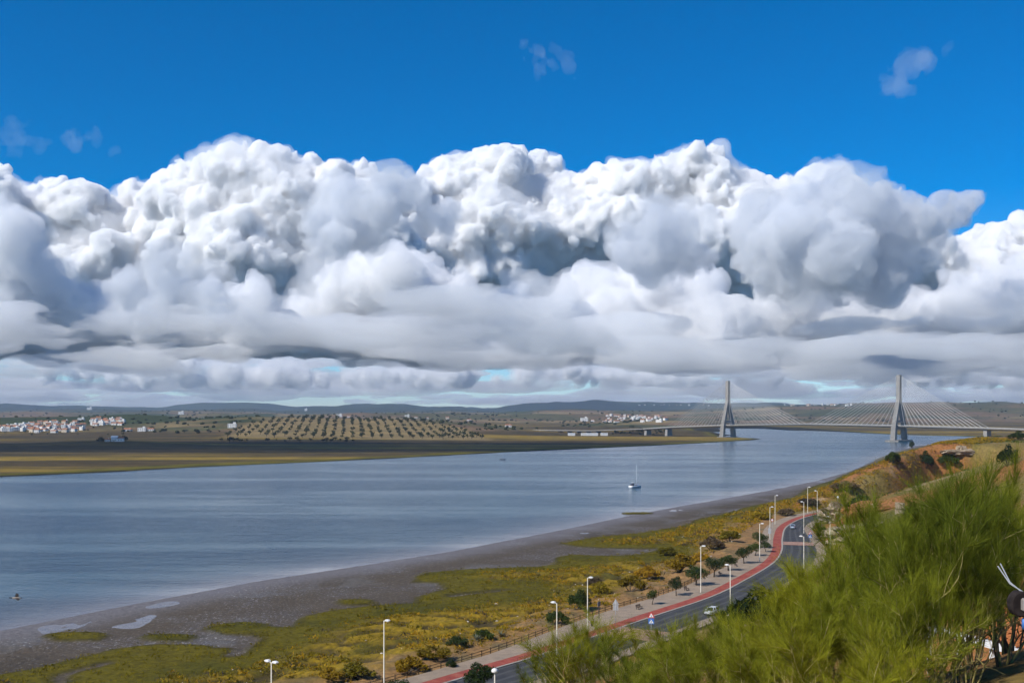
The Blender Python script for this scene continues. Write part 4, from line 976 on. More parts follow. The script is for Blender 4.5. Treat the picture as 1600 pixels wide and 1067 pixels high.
def broom_proto(seed, n_str=15000):
    """unit bush: 1 high, about 0.75 wide; parts stem, foliage"""
    rng = np.random.default_rng(seed); m = MB(); path = []
    def grow(p, d, L, r, lev):
        pts = [Vector(p)]; dd = Vector(d).normalized(); n = 6
        for k in range(n):
            dd = (dd + Vector(rng.normal(size=3)) * .16 + Vector((0, 0, .10))).normalized(); pts.append(pts[-1] + dd * L / n)
        m.tube(pts, [r * (1 - .75 * k / n) for k in range(n + 1)], 5 if lev == 0 else 4, 1 if lev == 0 and rng.uniform() < .6 else 0, cap=False)
        path.append((pts, lev))
        if lev < 2:
            for k in range(4 if lev == 0 else 3):
                t = rng.uniform(.3, .95); i = min(n - 1, int(t * n)); q = pts[i].lerp(pts[i + 1], t * n - i)
                grow(q, dd + Vector(rng.normal(size=3)) * .55 + Vector((0, 0, .25)), L * rng.uniform(.42, .68), r * .5, lev + 1)
    for k in range(10):
        a = k * 2.4 + rng.uniform(-.3, .3); sp = rng.uniform(.12, .55); grow((math.cos(a) * .03, math.sin(a) * .03, -.03), (math.cos(a) * sp, math.sin(a) * sp, 1), rng.uniform(.5, .78), rng.uniform(.007, .013), 0)
    segs = [(a, b, lev) for pts, lev in path for a, b in zip(pts[:-1], pts[1:])]; w = np.array([(b - a).length * (.05, 1.0, 2.0)[lev] * max(.015, (a.z + b.z) / 2 - .30) for a, b, lev in segs]); w /= w.sum()
    nt = n_str // 15; pick = rng.choice(len(segs), nt, p=w); t = rng.uniform(0, 1, nt)
    A = np.array([segs[i][0] for i in pick]); B = np.array([segs[i][1] for i in pick]); P = A + (B - A) * t[:, None]
    D = (B - A); D /= np.linalg.norm(D, axis=1)[:, None]; D = D + rng.normal(size=(nt, 3)) * .42 + np.array((0, 0, .36)); D /= np.linalg.norm(D, axis=1)[:, None]
    P = np.repeat(P, 15, 0); D = np.repeat(D, 15, 0); n_str = len(P); P = P + D * rng.uniform(0, .05, n_str)[:, None] + rng.normal(size=(n_str, 3)) * .003
    D = D + rng.normal(size=(n_str, 3)) * .22; D /= np.linalg.norm(D, axis=1)[:, None]
    V, Q = strands(P, D, rng.uniform(.05, .16, n_str), rng.uniform(.00042, .00095, n_str), rng, seg=2)
    top = np.percentile(V[:, 2], 99.3); V = V / top; m.v = [(a / top, b / top, c / top) for a, b, c in m.v]
    t = empty('broom_bush', (0, 0, 0)); m.build('stem', [M_stem, M_stemd], t, True); link(np_mesh('foliage', V, Q, M_whip), 'foliage', t)
    return t
BR = [broom_proto(s) for s in (101, 202, 303, 404)]; br_used = set()
def broom(px, top, d, wide, label):
    x = (px - 800) / F * d; g = hz(x, d); h = CZ - (top - HZ) / F * d - g; k = int(abs(px * 7 + d)) % 4
    if k in br_used: o = copy_tree(BR[k])
    else: o = BR[k]; br_used.add(k)
    h = max(h, 1.6) * 1.06; o.location = (x, d, g - .05); o.scale = (h * wide, h * wide, h); o.rotation_euler.z = (px * .37) % 6.28
    return tag(o, label, 'bush', 'green broom bushes on the near slope')
broom(1478, 748, 29, 1.0, 'tallest green broom, its wispy tips reaching up to the bare hilltop')
broom(1365, 792, 31, .95, 'tall green broom left of the tallest one, before the pale wall')
broom(1565, 752, 30, .95, 'tall green broom at the right edge below the dark round shrub')
broom(1420, 815, 27, .95, 'yellow-green broom in the middle of the right-hand thicket')
broom(1515, 840, 27, .65, 'broom with bare forked stems right of the thicket middle')
broom(1300, 852, 33, 1.05, 'green broom whose left side hangs over the road bend')
broom(1355, 890, 27, 1.0, 'dense broom below the road bend, right of its neighbour')
broom(1240, 888, 35, 1.1, 'green broom reaching down to the asphalt at the road bend')
broom(1290, 945, 26, 1.1, 'olive broom in the lower middle of the thicket')
broom(1425, 905, 24, .8, 'dark-hearted broom before the white porch posts')
broom(1160, 992, 38, 1.15, 'broom below the dark round shrub by the road')
broom(1205, 990, 29, 1.2, 'low broom at the bottom below the road bend')
broom(1088, 968, 44, 1.2, 'bright broom with pale twigs hiding the white car\'s verge')
broom(1110, 998, 33, 1.3, 'low broom at the bottom edge, right of the bright one')
broom(1350, 1000, 22, 1.2, 'low olive broom at the bottom edge left of the porch')
broom(925, 975, 56, 1.25, 'rounded broom clump at the bottom middle before the near road')
broom(865, 1000, 58, 1.2, 'broom on the left shoulder of the bottom middle clump')
broom(975, 998, 52, 1.2, 'broom at the right of the bottom middle clump')
broom(1022, 1030, 40, 1.3, 'small broom at the bottom edge below the blue crossing sign')
broom(1128, 946, 64, .75, 'small bright broom half hiding the white car')

broom(1520, 748, 37, .9, 'slender broom behind the tallest one, against the orange slope')
broom(1430, 770, 38, .95, 'pale broom behind the thicket, below the hilltop shrubs')
broom(1580, 735, 40, .8, 'thin broom at the right edge, just below the dark round shrub')

# ------------------------------------------------------------------ leafy shrubs
def shrub_proto(name, seed, mat, nleaf=2200, lsize=.07, squash=.8):
    """unit dome: 1 wide, about 0.6 high"""
    rng = np.random.default_rng(seed); cl = []
    for k in range(16):
        a = rng.uniform(0, 6.28); r = .36 * math.sqrt(rng.uniform(0, 1)); cl.append((math.cos(a) * r, math.sin(a) * r, .10 + .36 * (1 - (r / .42) ** 2) * rng.uniform(.5, 1), rng.uniform(.09, .17)))
    t = empty(name, (0, 0, 0)); m = MB()
    for k in range(7):
        c = cl[k]; m.tube([(0, 0, -.05), (c[0] * .5, c[1] * .5, c[2] * .5), c[:3]], [.018, .012, .004], 4, cap=False)
    m.build('stem', M_bark, t); V, Q = leaf_cloud(cl, nleaf, lsize * .5, rng, squash=squash); V[:, 2] = np.maximum(V[:, 2], -.02)
    link(np_mesh('foliage', V, Q, mat), 'foliage', t); return t
M_gold = leaf_material('golden_scrub', (0.290, 0.180, 0.014), 0.3, .2); M_brn = leaf_material('dry_scrub', (0.135, 0.095, 0.055), 0.3, .15); M_grn = leaf_material('lentisk_leaf', (0.050, 0.072, 0.016), .35, .2)
M_yel = leaf_material('yellow_scrub', (0.240, 0.175, 0.014), 0.3, .2)
PR = {k: [shrub_proto('shrub', s, m), False] for k, s, m in (('g', 21, M_grn), ('d', 22, M_leafd), ('y', 23, M_gold), ('b', 24, M_brn), ('l', 25, M_yel), ('g2', 26, M_grn), ('y2', 27, M_gold))}
def shrub(kind, px, base, wpx, hpx, label, grp, d=None):
    p = near_at(px, base) if d is None else Vector(((px - 800) / F * d, d, hz((px - 800) / F * d, d)))
    e = PR[kind]; o = copy_tree(e[0]) if e[1] else e[0]; e[1] = True
    w = wpx / F * p.y; h = hpx / F * p.y / .6; o.location = p - Vector((0, 0, .05)); o.scale = (w, w * .9, h); o.rotation_euler.z = (px * .71) % 6.28
    o['label'] = label; o['category'] = 'shrub'; o['group'] = grp; return o
G1 = 'dark green shrubs on the hillside'
shrub('g', 1345, 803, 56, 34, 'dark green shrub on the cut bank above the far road end', G1)
shrub('g2', 1378, 848, 46, 30, 'green shrub beside the pale rock slab', G1); shrub('g', 1287, 842, 26, 22, 'green shrub between the road bend and the pale rock', G1)
shrub('d', 1447, 742, 30, 30, 'dark shrub on the bare hilltop, left one', G1); shrub('g2', 1480, 738, 40, 22, 'spreading shrub just right of the dark one on the hilltop', G1)
shrub('d', 1575, 728, 40, 36, 'dark round shrub on the orange hilltop at the right', G1); shrub('d', 1592, 688, 34, 16, 'dark shrub on the skyline at the right edge', G1)
shrub('g', 1395, 726, 34, 20, 'grey-green shrub low on the hill flank by the water', G1); shrub('g2', 1425, 700, 12, 14, 'tiny shrub on the skyline below the right tower', G1)
shrub('d', 1186, 985, 150, 86, 'large dark round shrub beside the road', G1, 104); shrub('b', 1205, 990, 60, 34, 'dead brown shrub in front of the large dark one', G1, 96)
shrub('g2', 1245, 898, 50, 40, 'green shrub at the inner edge of the road bend', G1, 200)
shrub('g', 1070, 990, 46, 34, 'grey-green shrub between near broom and asphalt', G1, 150); shrub('g2', 1004, 1002, 34, 26, 'small green shrub below the blue crossing sign', G1, 158); shrub('g', 975, 996, 16, 18, 'smallest green shrub left of the blue crossing sign', G1, 162)
G2 = 'shrubs at the edge of the marsh'
for kd, a, b, w, h, lab in [('d', 905, 952, 46, 34, 'dark green shrub on the marsh side behind the tall lamp'), ('y', 985, 925, 56, 30, 'golden mound shrub nearest the fence'), ('y2', 1012, 905, 50, 24, 'golden mound behind the nearest one'), ('y', 1062, 893, 66, 34, 'broad golden mound below the brown scrub'), ('l', 940, 928, 46, 22, 'yellowish mound right of the dark marsh shrub'),
        ('b', 1112, 860, 50, 24, 'grey-brown scrub mound beside the bare earth'), ('l', 1140, 846, 44, 20, 'yellow mound right of the grey-brown one'), ('b', 930, 915, 36, 16, 'brownish scrub left of the golden mounds'), ('y2', 1095, 878, 40, 18, 'low golden scrub at the edge of the bare earth'), ('l', 1040, 868, 46, 16, 'yellow scrub on the marsh behind the golden mounds'),
        ('b', 1230, 806, 40, 14, 'brown scrub outside the road bend'), ('b', 1265, 792, 50, 14, 'brown scrub beyond the far cycle path'), ('l', 1190, 812, 44, 14, 'yellow scrub left of the bend lamps'), ('b', 1320, 768, 60, 16, 'dark brown scrub at the foot of the far hill'), ('g2', 870, 975, 44, 26, 'grey-green shrub at the marsh edge left of the tall lamp'),
        ('y', 680, 1030, 70, 26, 'orange-gold scrub by the fence near the bottom'), ('y2', 640, 1050, 70, 30, 'orange scrub right of the tall bottom lamp'), ('l', 560, 1058, 80, 26, 'golden scrub at the bottom edge left of the lamp'), ('d', 715, 1010, 44, 18, 'dark green patch of shrub in the golden scrub'), ('d', 705, 1045, 24, 16, 'dark shrub against the fence at the bottom'), ('y', 520, 1066, 60, 24, 'rust-gold scrub at the bottom edge'), ('g2', 755, 1000, 40, 20, 'grey-green shrub beside the agaves')]:
    shrub(kd, a, b, w, h, lab, G2)
rt = broadleaf('roadside_tree', 33, 5.6, 4.6, M_grn, 3000, .16, (M_bark, M_grn), .3); rt.location = (-4.6, 150, hz(-4.6, 150) - .1); tag(rt, 'green roadside tree at the bottom middle by the round lamp', 'tree')
rt2 = broadleaf('roadside_tree', 34, 4.4, 4.2, M_grn, 2600, .16, (M_bark, M_grn), .3); rt2.location = (-15.0, 146, hz(-15.0, 146) - .1); tag(rt2, 'low tree cut by the bottom edge below the fence', 'tree')
# agaves
M_aga = mottled('agave_leaf', (.17, .18, .12), .3, 3, .7, .3)
for k, (px, py, lab) in enumerate([(745, 1003, 'left agave rosette at the marsh edge'), (765, 998, 'middle agave rosette at the marsh edge'), (783, 996, 'right agave rosette at the marsh edge')]):
    rng = np.random.default_rng(k + 5); p = near_at(px, py); t = tag(empty('agave', p), lab, 'plant', 'grey agaves at the marsh edge')
    for j in range(22):
        a = j * 2.4; el = rng.uniform(.35, 1.4); L = rng.uniform(1.0, 1.7); c, s_ = math.cos(a), math.sin(a); m = MB(); pts = []
        for q in range(5):
            u = q / 4; r = L * u * math.cos(el); z = L * u * math.sin(el) - .25 * L * u * u * (1.4 - el); wd = .11 * math.sin(math.pi * min(.98, .22 + u * .78)) + .008
            pts += [(r * c - s_ * wd, r * s_ + c * wd, z + .03), (r * c + s_ * wd, r * s_ - c * wd, z + .03), (r * c, r * s_, z - .02)]
        f = []
        for q in range(4):
            for i in range(3): f.append((q * 3 + i, q * 3 + (i + 1) % 3, q * 3 + 3 + (i + 1) % 3, q * 3 + 3 + i))
        m.add(pts, f); m.build('leaf', M_aga, t)
# ------------------------------------------------------------------ scrub, tufts and stones that nobody could count
def scatter_tufts(name, x, y, z, r, nl, size, mat, seed, label, up=.8):
    rng = np.random.default_rng(seed); n = len(x); N = n * nl
    c = np.repeat(np.stack([x, y, z], 1), nl, 0); rr = np.repeat(r, nl)
    a = rng.uniform(0, 6.28, N); q = np.sqrt(rng.uniform(0, 1, N)); P = c + np.stack([np.cos(a) * q * rr, np.sin(a) * q * rr, (1 - q ** 2) * rr * rng.uniform(.2, .75, N)], 1)
    d = rng.normal(size=(N, 3)) * .6 + np.stack([np.cos(a) * q, np.sin(a) * q, np.full(N, up)], 1); d /= np.linalg.norm(d, axis=1)[:, None]
    b = np.cross(d, rng.normal(size=(N, 3))); b /= np.linalg.norm(b, axis=1)[:, None]; s = size * rr * rng.uniform(.6, 1.4, N)
    V = np.stack([P - b * (s * .35)[:, None], P + b * (s * .35)[:, None], P + d * s[:, None] * 1.2], 1).reshape(-1, 3)
    return tag(link(np_mesh(name, V, np.arange(N * 3).reshape(N, 3), mat), name), label, kind='stuff')
rng = np.random.default_rng(61)
def zone(N, x0, x1, y0, y1, fn):
    x = rng.uniform(x0, x1, N); y = rng.uniform(y0, y1, N); z, s, t, m = near_height(x, y); ok = fn(x, y, z, s, t, m) & (np.abs(x / np.maximum(y, 1)) < .62); return x[ok], y[ok], z[ok]
def in_scrub(x, y, z, s, t, m): return (m + 9 * fbm(x, y, 30, 3, 3) > 12 + rng.uniform(-5, 5, len(x))) & (s < -9.8 - 8 * np.exp(-((y - 300) / 60) ** 2)) & (fbm(x, y, 8, 3, 33) > -.12)
for nm, m_, sd, N, lab in (('golden_scrub', M_gold, 1, 52000, 'golden low scrub over the upper marsh'), ('yellow_scrub', M_yel, 2, 52000, 'yellow-green low scrub over the upper marsh'), ('dry_scrub', M_brn, 3, 14000, 'brown dry scrub between marsh and promenade')):
    x, y, z = zone(N, -120, 260, 120, 620, in_scrub)
    scatter_tufts(nm, x, y, z - .05, rng.uniform(.35, 1.05, len(x)) * (1 + .5 * (y > 350)), 16, .36, m_, sd, lab)
x, y, z = zone(7000, -40, 330, 20, 640, lambda x, y, z, s, t, m: ((s > 15) | (t > 48)) & (np.abs(s - 2) > 13) & (fbm(x, y, 12, 3, 44) > -.1)); scatter_tufts('dry_grass', x, y, z - .03, rng.uniform(.25, .7, len(x)), 14, .55, M_yel, 4, 'dry grass tufts over the near hillside', 1.5)
x, y, z = zone(2600, 100, 330, 380, 760, lambda x, y, z, s, t, m: (t > 46) & (np.abs(s - 2) > 13) & (fbm(x, y, 20, 3, 46) > .05)); scatter_tufts('hill_scrub', x, y, z - .05, rng.uniform(.5, 1.6, len(x)), 20, .36, M_grn, 6, 'low green scrub over the far hill', 1.0)
x, y, z = zone(26000, -150, 130, 130, 480, lambda x, y, z, s, t, m: (m > .3) & (m < 26) & (s < -16)); scatter_tufts('salt_marsh', x, y, z - .02, rng.uniform(.4, 1.0, len(x)), 12, .28, leaf_material('glasswort', (.135, .110, .005), .3, .1), 5, 'low dark green plants of the tidal marsh', .8)
# stones, shells and litter on the bank
x, y, z = zone(420, -60, 120, 150, 420, lambda x, y, z, s, t, m: (s < -9.5) & (s > -40) & (m > 3)); n = len(x); sc = rng.uniform(.08, .30, n)
V = ico[None] * (sc[:, None, None] * (1 + rng.uniform(-.35, .35, (n, 12, 1)))) * np.array((1.2, 1, .7)) + np.stack([x, y, z + sc * .3], 1)[:, None]
tag(link(np_mesh('pale_stones', V.reshape(-1, 3), (icf[None] + (np.arange(n) * 12)[:, None, None]).reshape(-1, 3), mottled('pale_stone', (.52, .46, .38), .2, 2, .9, .2)), 'pale_stones'), 'pale stones and litter strewn along the bank', kind='stuff')
# ------------------------------------------------------------------ rocks and walls of the road cutting
def rough_rock(name, loc, size, seed, mat, label, rz=0.0, amp=.28, cat='rock', strata=.0):
    bm = bmesh.new(); bmesh.ops.create_icosphere(bm, subdivisions=4, radius=1.0); rg = np.random.default_rng(seed)
    co = np.array([v.co for v in bm.verts]); k = rg.uniform(0, 99, 3)
    nn = sum(a * (vnoise(co[:, 0] * f + k[0], co[:, 1] * f + co[:, 2] * 1.7 * f, 1.0, int(k[1]) + i)) for i, (f, a) in enumerate(((1.6, 1), (3.4, .6), (7.5, .35), (15, .18))))
    co = np.sign(co) * np.abs(co) ** .7 * (1 + amp * nn)[:, None]
    if strata: co[:, :2] *= (1 + strata * np.sign(np.sin(co[:, 2] * 11 + nn)))[:, None]
    for v, c in zip(bm.verts, co): v.co = Vector(c * np.array(size))
    me = bpy.data.meshes.new(name); bm.to_mesh(me); bm.free(); me.materials.append(mat); o = link(me, name); o.location = loc; o.rotation_euler.z = rz
    return tag(o, label, cat)
k = NT('pale_limestone'); P = k.pos(obj=True); n1 = k.noise(P, .5, 6, .7); c = k.ramp(n1, [(.3, (.18, .13, .08)), (.5, (.36, .28, .19)), (.7, (.46, .38, .28))]); k.bump(n1, .4, .9); M_lime = k.done(c, .95, .15)
k = NT('red_earth'); P = k.pos(obj=True); n1 = k.noise(P, .6, 6, .7); c = k.ramp(n1, [(.3, (.19, .075, .03)), (.55, (.31, .135, .05)), (.75, (.38, .21, .10))]); k.bump(n1, .4, .9); M_earth = k.done(c, .95, .1)
p = near_at(1335, 836); rough_rock('rock_slab', p + Vector((0, 0, .6)), (9, 6.5, 2.8), 1, M_lime, 'pale limestone slab at the road cutting below the wall', .3, .34, strata=.05)
p = near_at(1312, 812); rough_rock('rock_outcrop', p + Vector((0, 0, 1.2)), (5.0, 4, 4.2), 2, M_lime, 'small pale rock face where the road disappears', .2, .4, strata=.06)
p = near_at(1352, 808); rough_rock('earth_bank', p + Vector((0, 0, .8)), (8, 4, 3.6), 3, M_earth, 'orange earth bank under the dark green shrub', .2, .22, 'bank')
p = near_at(1500, 706); rough_rock('rock_ledge', p + Vector((0, 0, -.9)), (7, 3, 1.3), 4, M_lime, 'pale rock ledge across the orange hilltop', .1, .3)
p = near_at(1502, 722); rough_rock('boulder', p, (2.2, 2, 1.6), 5, M_lime, 'pale boulder below the hilltop ledge', .1, .3)
def stone_wall(px0, px1, top, base, lab, seed):
    a = near_at(px0, base); b = near_at(px1, base); b = Vector((b.x, a.y + (b.y - a.y) * .2, a.z)); L = (b.xy - a.xy).length; h = (base - top) / F * a.y
    t = tag(empty('stone_wall', a, math.atan2(b.y - a.y, b.x - a.x)), lab, 'wall'); rg = random.Random(seed); z = -1.2
    while z < h:
        ch = rg.uniform(.55, .8); x = 0
        while x < L:
            w = rg.uniform(.9, 1.9); m = MB(); m.box(x + .03, min(x + w, L + .2) - .03, -.5 + rg.uniform(-.08, .08), .5, z + .03, z + ch - .03); m.build('stone', M_lime, t, bevel=.06); x += w
        z += ch
stone_wall(1352, 1392, 786, 806, 'pale stone terrace wall above the road cutting', 1)
stone_wall(1400, 1440, 787, 803, 'pale stone wall half hidden behind the broom', 2)
# ------------------------------------------------------------------ tiled porch at the lower right
A = pix(1440, 972, 52); B = pix(1680, 1050, 43); ed = (B - A); ed.z = 0; Lp = ed.length; ed.normalize(); zt = (A.z + B.z) / 2
back = Vector((-ed.y, ed.x, 0)); 
if back.y < 0: back = -back
porch = tag(empty('tiled_porch', (A.x, A.y, hz(A.x, A.y)), math.atan2(ed.y, ed.x)), 'white porch with an orange tiled roof at the lower right', 'porch'); g0 = hz(A.x, A.y); ze = A.z - g0
M_ptile = mottled('porch_tile', (.40, .145, .05), .35, 2.5, .85, .2); M_white = mottled('porch_white', (.74, .74, .73), .06, 1.5, .6, .3)
rise, run = 1.5, 4.2
m = MB(); m.add([(x, y, z + dz) for dz in (-.12, 0) for x, y, z in ((0, 0, ze), (Lp, 0, ze), (Lp, run, ze + rise), (0, run, ze + rise))], BOX_F); roof = m.build('roof', M_white, porch)
V = []; Q = []; nt = 11
for i in range(int(Lp / .27)):
    for j in range(nt):
        y0 = j * run / nt; y1 = (j + 1) * run / nt + .06; z0 = ze + rise * y0 / run + .055; z1 = ze + rise * y1 / run + .01; b0 = len(V); xc = .135 + i * .27 + rnd.uniform(-.01, .01); jz = rnd.uniform(-.012, .012)
        for (yy_, z_, r_) in ((y0 - .02, z0, .125), (y1, z1, .105)):
            for q in range(6): an = math.pi * q / 5; V.append((xc + r_ * math.cos(an), yy_, z_ + jz + r_ * .8 * math.sin(an)))
        for q in range(5): Q.append((b0 + q, b0 + q + 1, b0 + 7 + q, b0 + 6 + q))
tl = mesh_obj('roof_tile', V, Q, M_ptile, roof); tl['kind'] = 'stuff'
m = MB(); m.box(-.1, Lp + .1, -.14, -.02, ze - .24, ze + .06); m.build('fascia', M_white, porch)
for x in np.arange(.4, Lp, 2.1):
    m = MB(); m.box(x - .07, x + .07, .05, .19, -4.5, ze - .12); m.build('post', M_white, porch)
    m = MB(); m.tube([(x + .07, .12, ze - .75), (x + .5, .12, ze - .28), (x + 1.05, .12, ze - .14)], .05, 5); m.build('arch_brace', M_white, porch)
# lantern on a pole at the right edge
p = pix(1594, 943, 20); t = tag(empty('pole_lantern', (9.62, 20, hz(9.62, 20))), 'dark round lantern with a grey cap and two wires at the right edge', 'lantern'); q = p - t.location
m = MB(); m.tube([(0, 0, -.3), (0, 0, q.z + .1)], [.07, .05], 8); m.build('pole', M_dark, t, True)
m = MB(); m.prism([(q.x + .19 * math.cos(a), q.z + .24 * math.sin(a)) for a in np.linspace(0, 2 * math.pi, 20, endpoint=False)], 'y', -.06, .16); m.build('housing', mottled('lantern_black', (.030, .024, .022), .4, 6, .9, .1), t, bevel=.03)
m = MB(); m.box(q.x - .02, q.x + .22, -.22, -.04, q.z - .12, q.z + .12); m.build('cap', mottled('lantern_grey', (.30, .27, .24), .25, 6, .7, .3), t, bevel=.03)
m = MB(); m.tube([(q.x + .075, 0, q.z - .46), (q.x + .075, 0, q.z - .27)], .045, 8); m.build('blue_sleeve', mottled('sleeve_blue', (.06, .17, .42), .1, 6, .5, .4), t, True)
for e, w in ((pix(1563, 880, 20.4), 0), (pix(1559, 884, 20.4), .02)):
    e = e - t.location; m = MB(); m.tube([(q.x + .03 + w, 0, q.z + .22), ((q.x + e.x) / 2 + w, .2, (q.z + e.z) / 2 + .02), (e.x, e.y, e.z)], .011, 5, cap=False); m.build('wire', M_galv, t)
p = pix(1600, 1045, 19); rough_rock('boulder', Vector((p.x, p.y, hz(p.x, p.y) + .35)), (.55, .5, 1.1), 9, M_lime, 'weathered pale boulder in the bottom right corner', .2, .3)
# ------------------------------------------------------------------ clouds: real scattering volumes in lumpy closed meshes
def lattice_noise(shape, step, rng):
    """smooth value noise on a grid, lattice every `step` cells, in -1..1"""
    n = [int(s / step) + 4 for s in shape]
    a = rng.uniform(-1, 1, n).astype(np.float32)
    for ax in range(3):
        t = np.arange(shape[ax], dtype=np.float32) / step + 0.5
        i = t.astype(int); f = t - i; f = f * f * (3 - 2 * f)
        sh = [1, 1, 1]; sh[ax] = -1; f = f.reshape(sh)
        a = np.take(a, i, axis=ax) * (1 - f) + np.take(a, i + 1, axis=ax) * f
    return a
def surface_net(S, org, h):
    """closed quad mesh of S < 0 (naive surface nets)"""
    S = np.pad(S, 1, constant_values=abs(h)); org = np.array(org) - h
    inside = S < 0
    any_ = np.zeros(tuple(k - 1 for k in S.shape), bool); all_ = np.ones_like(any_)
    for i in (0, 1):
        for j in (0, 1):
            for k in (0, 1):
                w = inside[i:S.shape[0] - 1 + i, j:S.shape[1] - 1 + j, k:S.shape[2] - 1 + k]
                any_ |= w; all_ &= w
    used = any_ & ~all_
    c = np.argwhere(used)
    idx = -np.ones(used.shape, np.int32); idx[used] = np.arange(len(c))
    cnt = np.zeros(len(c), np.float32); acc = np.zeros((len(c), 3), np.float32)
    for ax in range(3):
        oth = [k for k in range(3) if k != ax]
        for u in (0, 1):
            for v in (0, 1):
                o0 = np.zeros(3, int); o0[oth[0]] = u; o0[oth[1]] = v
                o1 = o0.copy(); o1[ax] = 1
                p = c + o0; q = c + o1
                va = S[p[:, 0], p[:, 1], p[:, 2]]; vb = S[q[:, 0], q[:, 1], q[:, 2]]
                m = (va < 0) != (vb < 0)
                t = np.where(m, va / np.where(m, va - vb, 1), 0)
                cnt += m
                for k in range(3):
                    acc[:, k] += m * (t if k == ax else o0[k])
    V = (acc / cnt[:, None] + c) * h + org
    Q = []
    for ax in range(3):
        a, b = [k for k in range(3) if k != ax]
        sA = [slice(1, -1)] * 3; sA[ax] = slice(0, -1)
        sB = [slice(1, -1)] * 3; sB[ax] = slice(1, None)
        A = inside[tuple(sA)]; B = inside[tuple(sB)]
        m = A != B
        e = np.argwhere(m); e[:, a] += 1; e[:, b] += 1
        flip = A[m]
        if ax == 1: flip = ~flip
        def cell(da, db):
            q = e.copy(); q[:, a] -= da; q[:, b] -= db
            return idx[q[:, 0], q[:, 1], q[:, 2]]
        q = np.stack([cell(1, 1), cell(0, 1), cell(0, 0), cell(1, 0)], 1)
        q[~flip] = q[~flip][:, ::-1]
        Q.append(q)
    return V, np.concatenate(Q)
def volume_mat(name, density, g=0.0, colr=(1, 1, 1)):
    m = bpy.data.materials.new(name); m.use_nodes = True
    n = m.node_tree.nodes; n.clear()
    o = n.new('ShaderNodeOutputMaterial'); v = n.new('ShaderNodeVolumeScatter')
    v.inputs['Color'].default_value = (1, 1, 1, 1); v.inputs['Density'].default_value = density
    ab = n.new('ShaderNodeVolumeAbsorption'); ab.inputs['Color'].default_value = (*colr, 1); ab.inputs['Density'].default_value = density
    ad = n.new('ShaderNodeAddShader'); m.node_tree.links.new(v.outputs[0], ad.inputs[0]); m.node_tree.links.new(ab.outputs[0], ad.inputs[1])
    v.inputs['Anisotropy'].default_value = g
    m.node_tree.links.new(ad.outputs[0] if min(colr) < 1 else v.outputs[0], o.inputs['Volume'])
    m.cycles.homogeneous_volume = True
    return m
def puff_tree(roots, levels, rng, kids=7, ratio=(0.42, 0.62), rmin=0.0):
    """lobes on lobes: every sphere (x,y,z,r) carries smaller ones on its upper and outer side"""
    out = [np.asarray(roots, np.float32)]
    cur = out[0]
    for L in range(levels):
        n = len(cur) * kids
        par = np.repeat(cur, kids, 0)
        d = rng.normal(size=(n, 3)); d /= np.linalg.norm(d, axis=1)[:, None]
        d[:, 2] = np.where(d[:, 2] < -0.25, -d[:, 2], d[:, 2])
        d[:, 1] = np.where(d[:, 1] > 0.45, -d[:, 1], d[:, 1])
        r = par[:, 3] * rng.uniform(*ratio, n)
        p = par[:, :3] + d * (par[:, 3] * rng.uniform(0.72, 0.98, n))[:, None]
        cur = np.concatenate([p, r[:, None]], 1).astype(np.float32)
        # those buried in a bigger lobe show nothing
        keep = np.ones(len(cur), bool)
        for q in out[0]:
            keep &= np.linalg.norm(cur[:, :3] - q[:3], axis=1) + cur[:, 3] * 0.6 > q[3]
        cur = cur[keep & (cur[:, 3] > rmin)]
        out.append(cur)
    return np.concatenate(out)
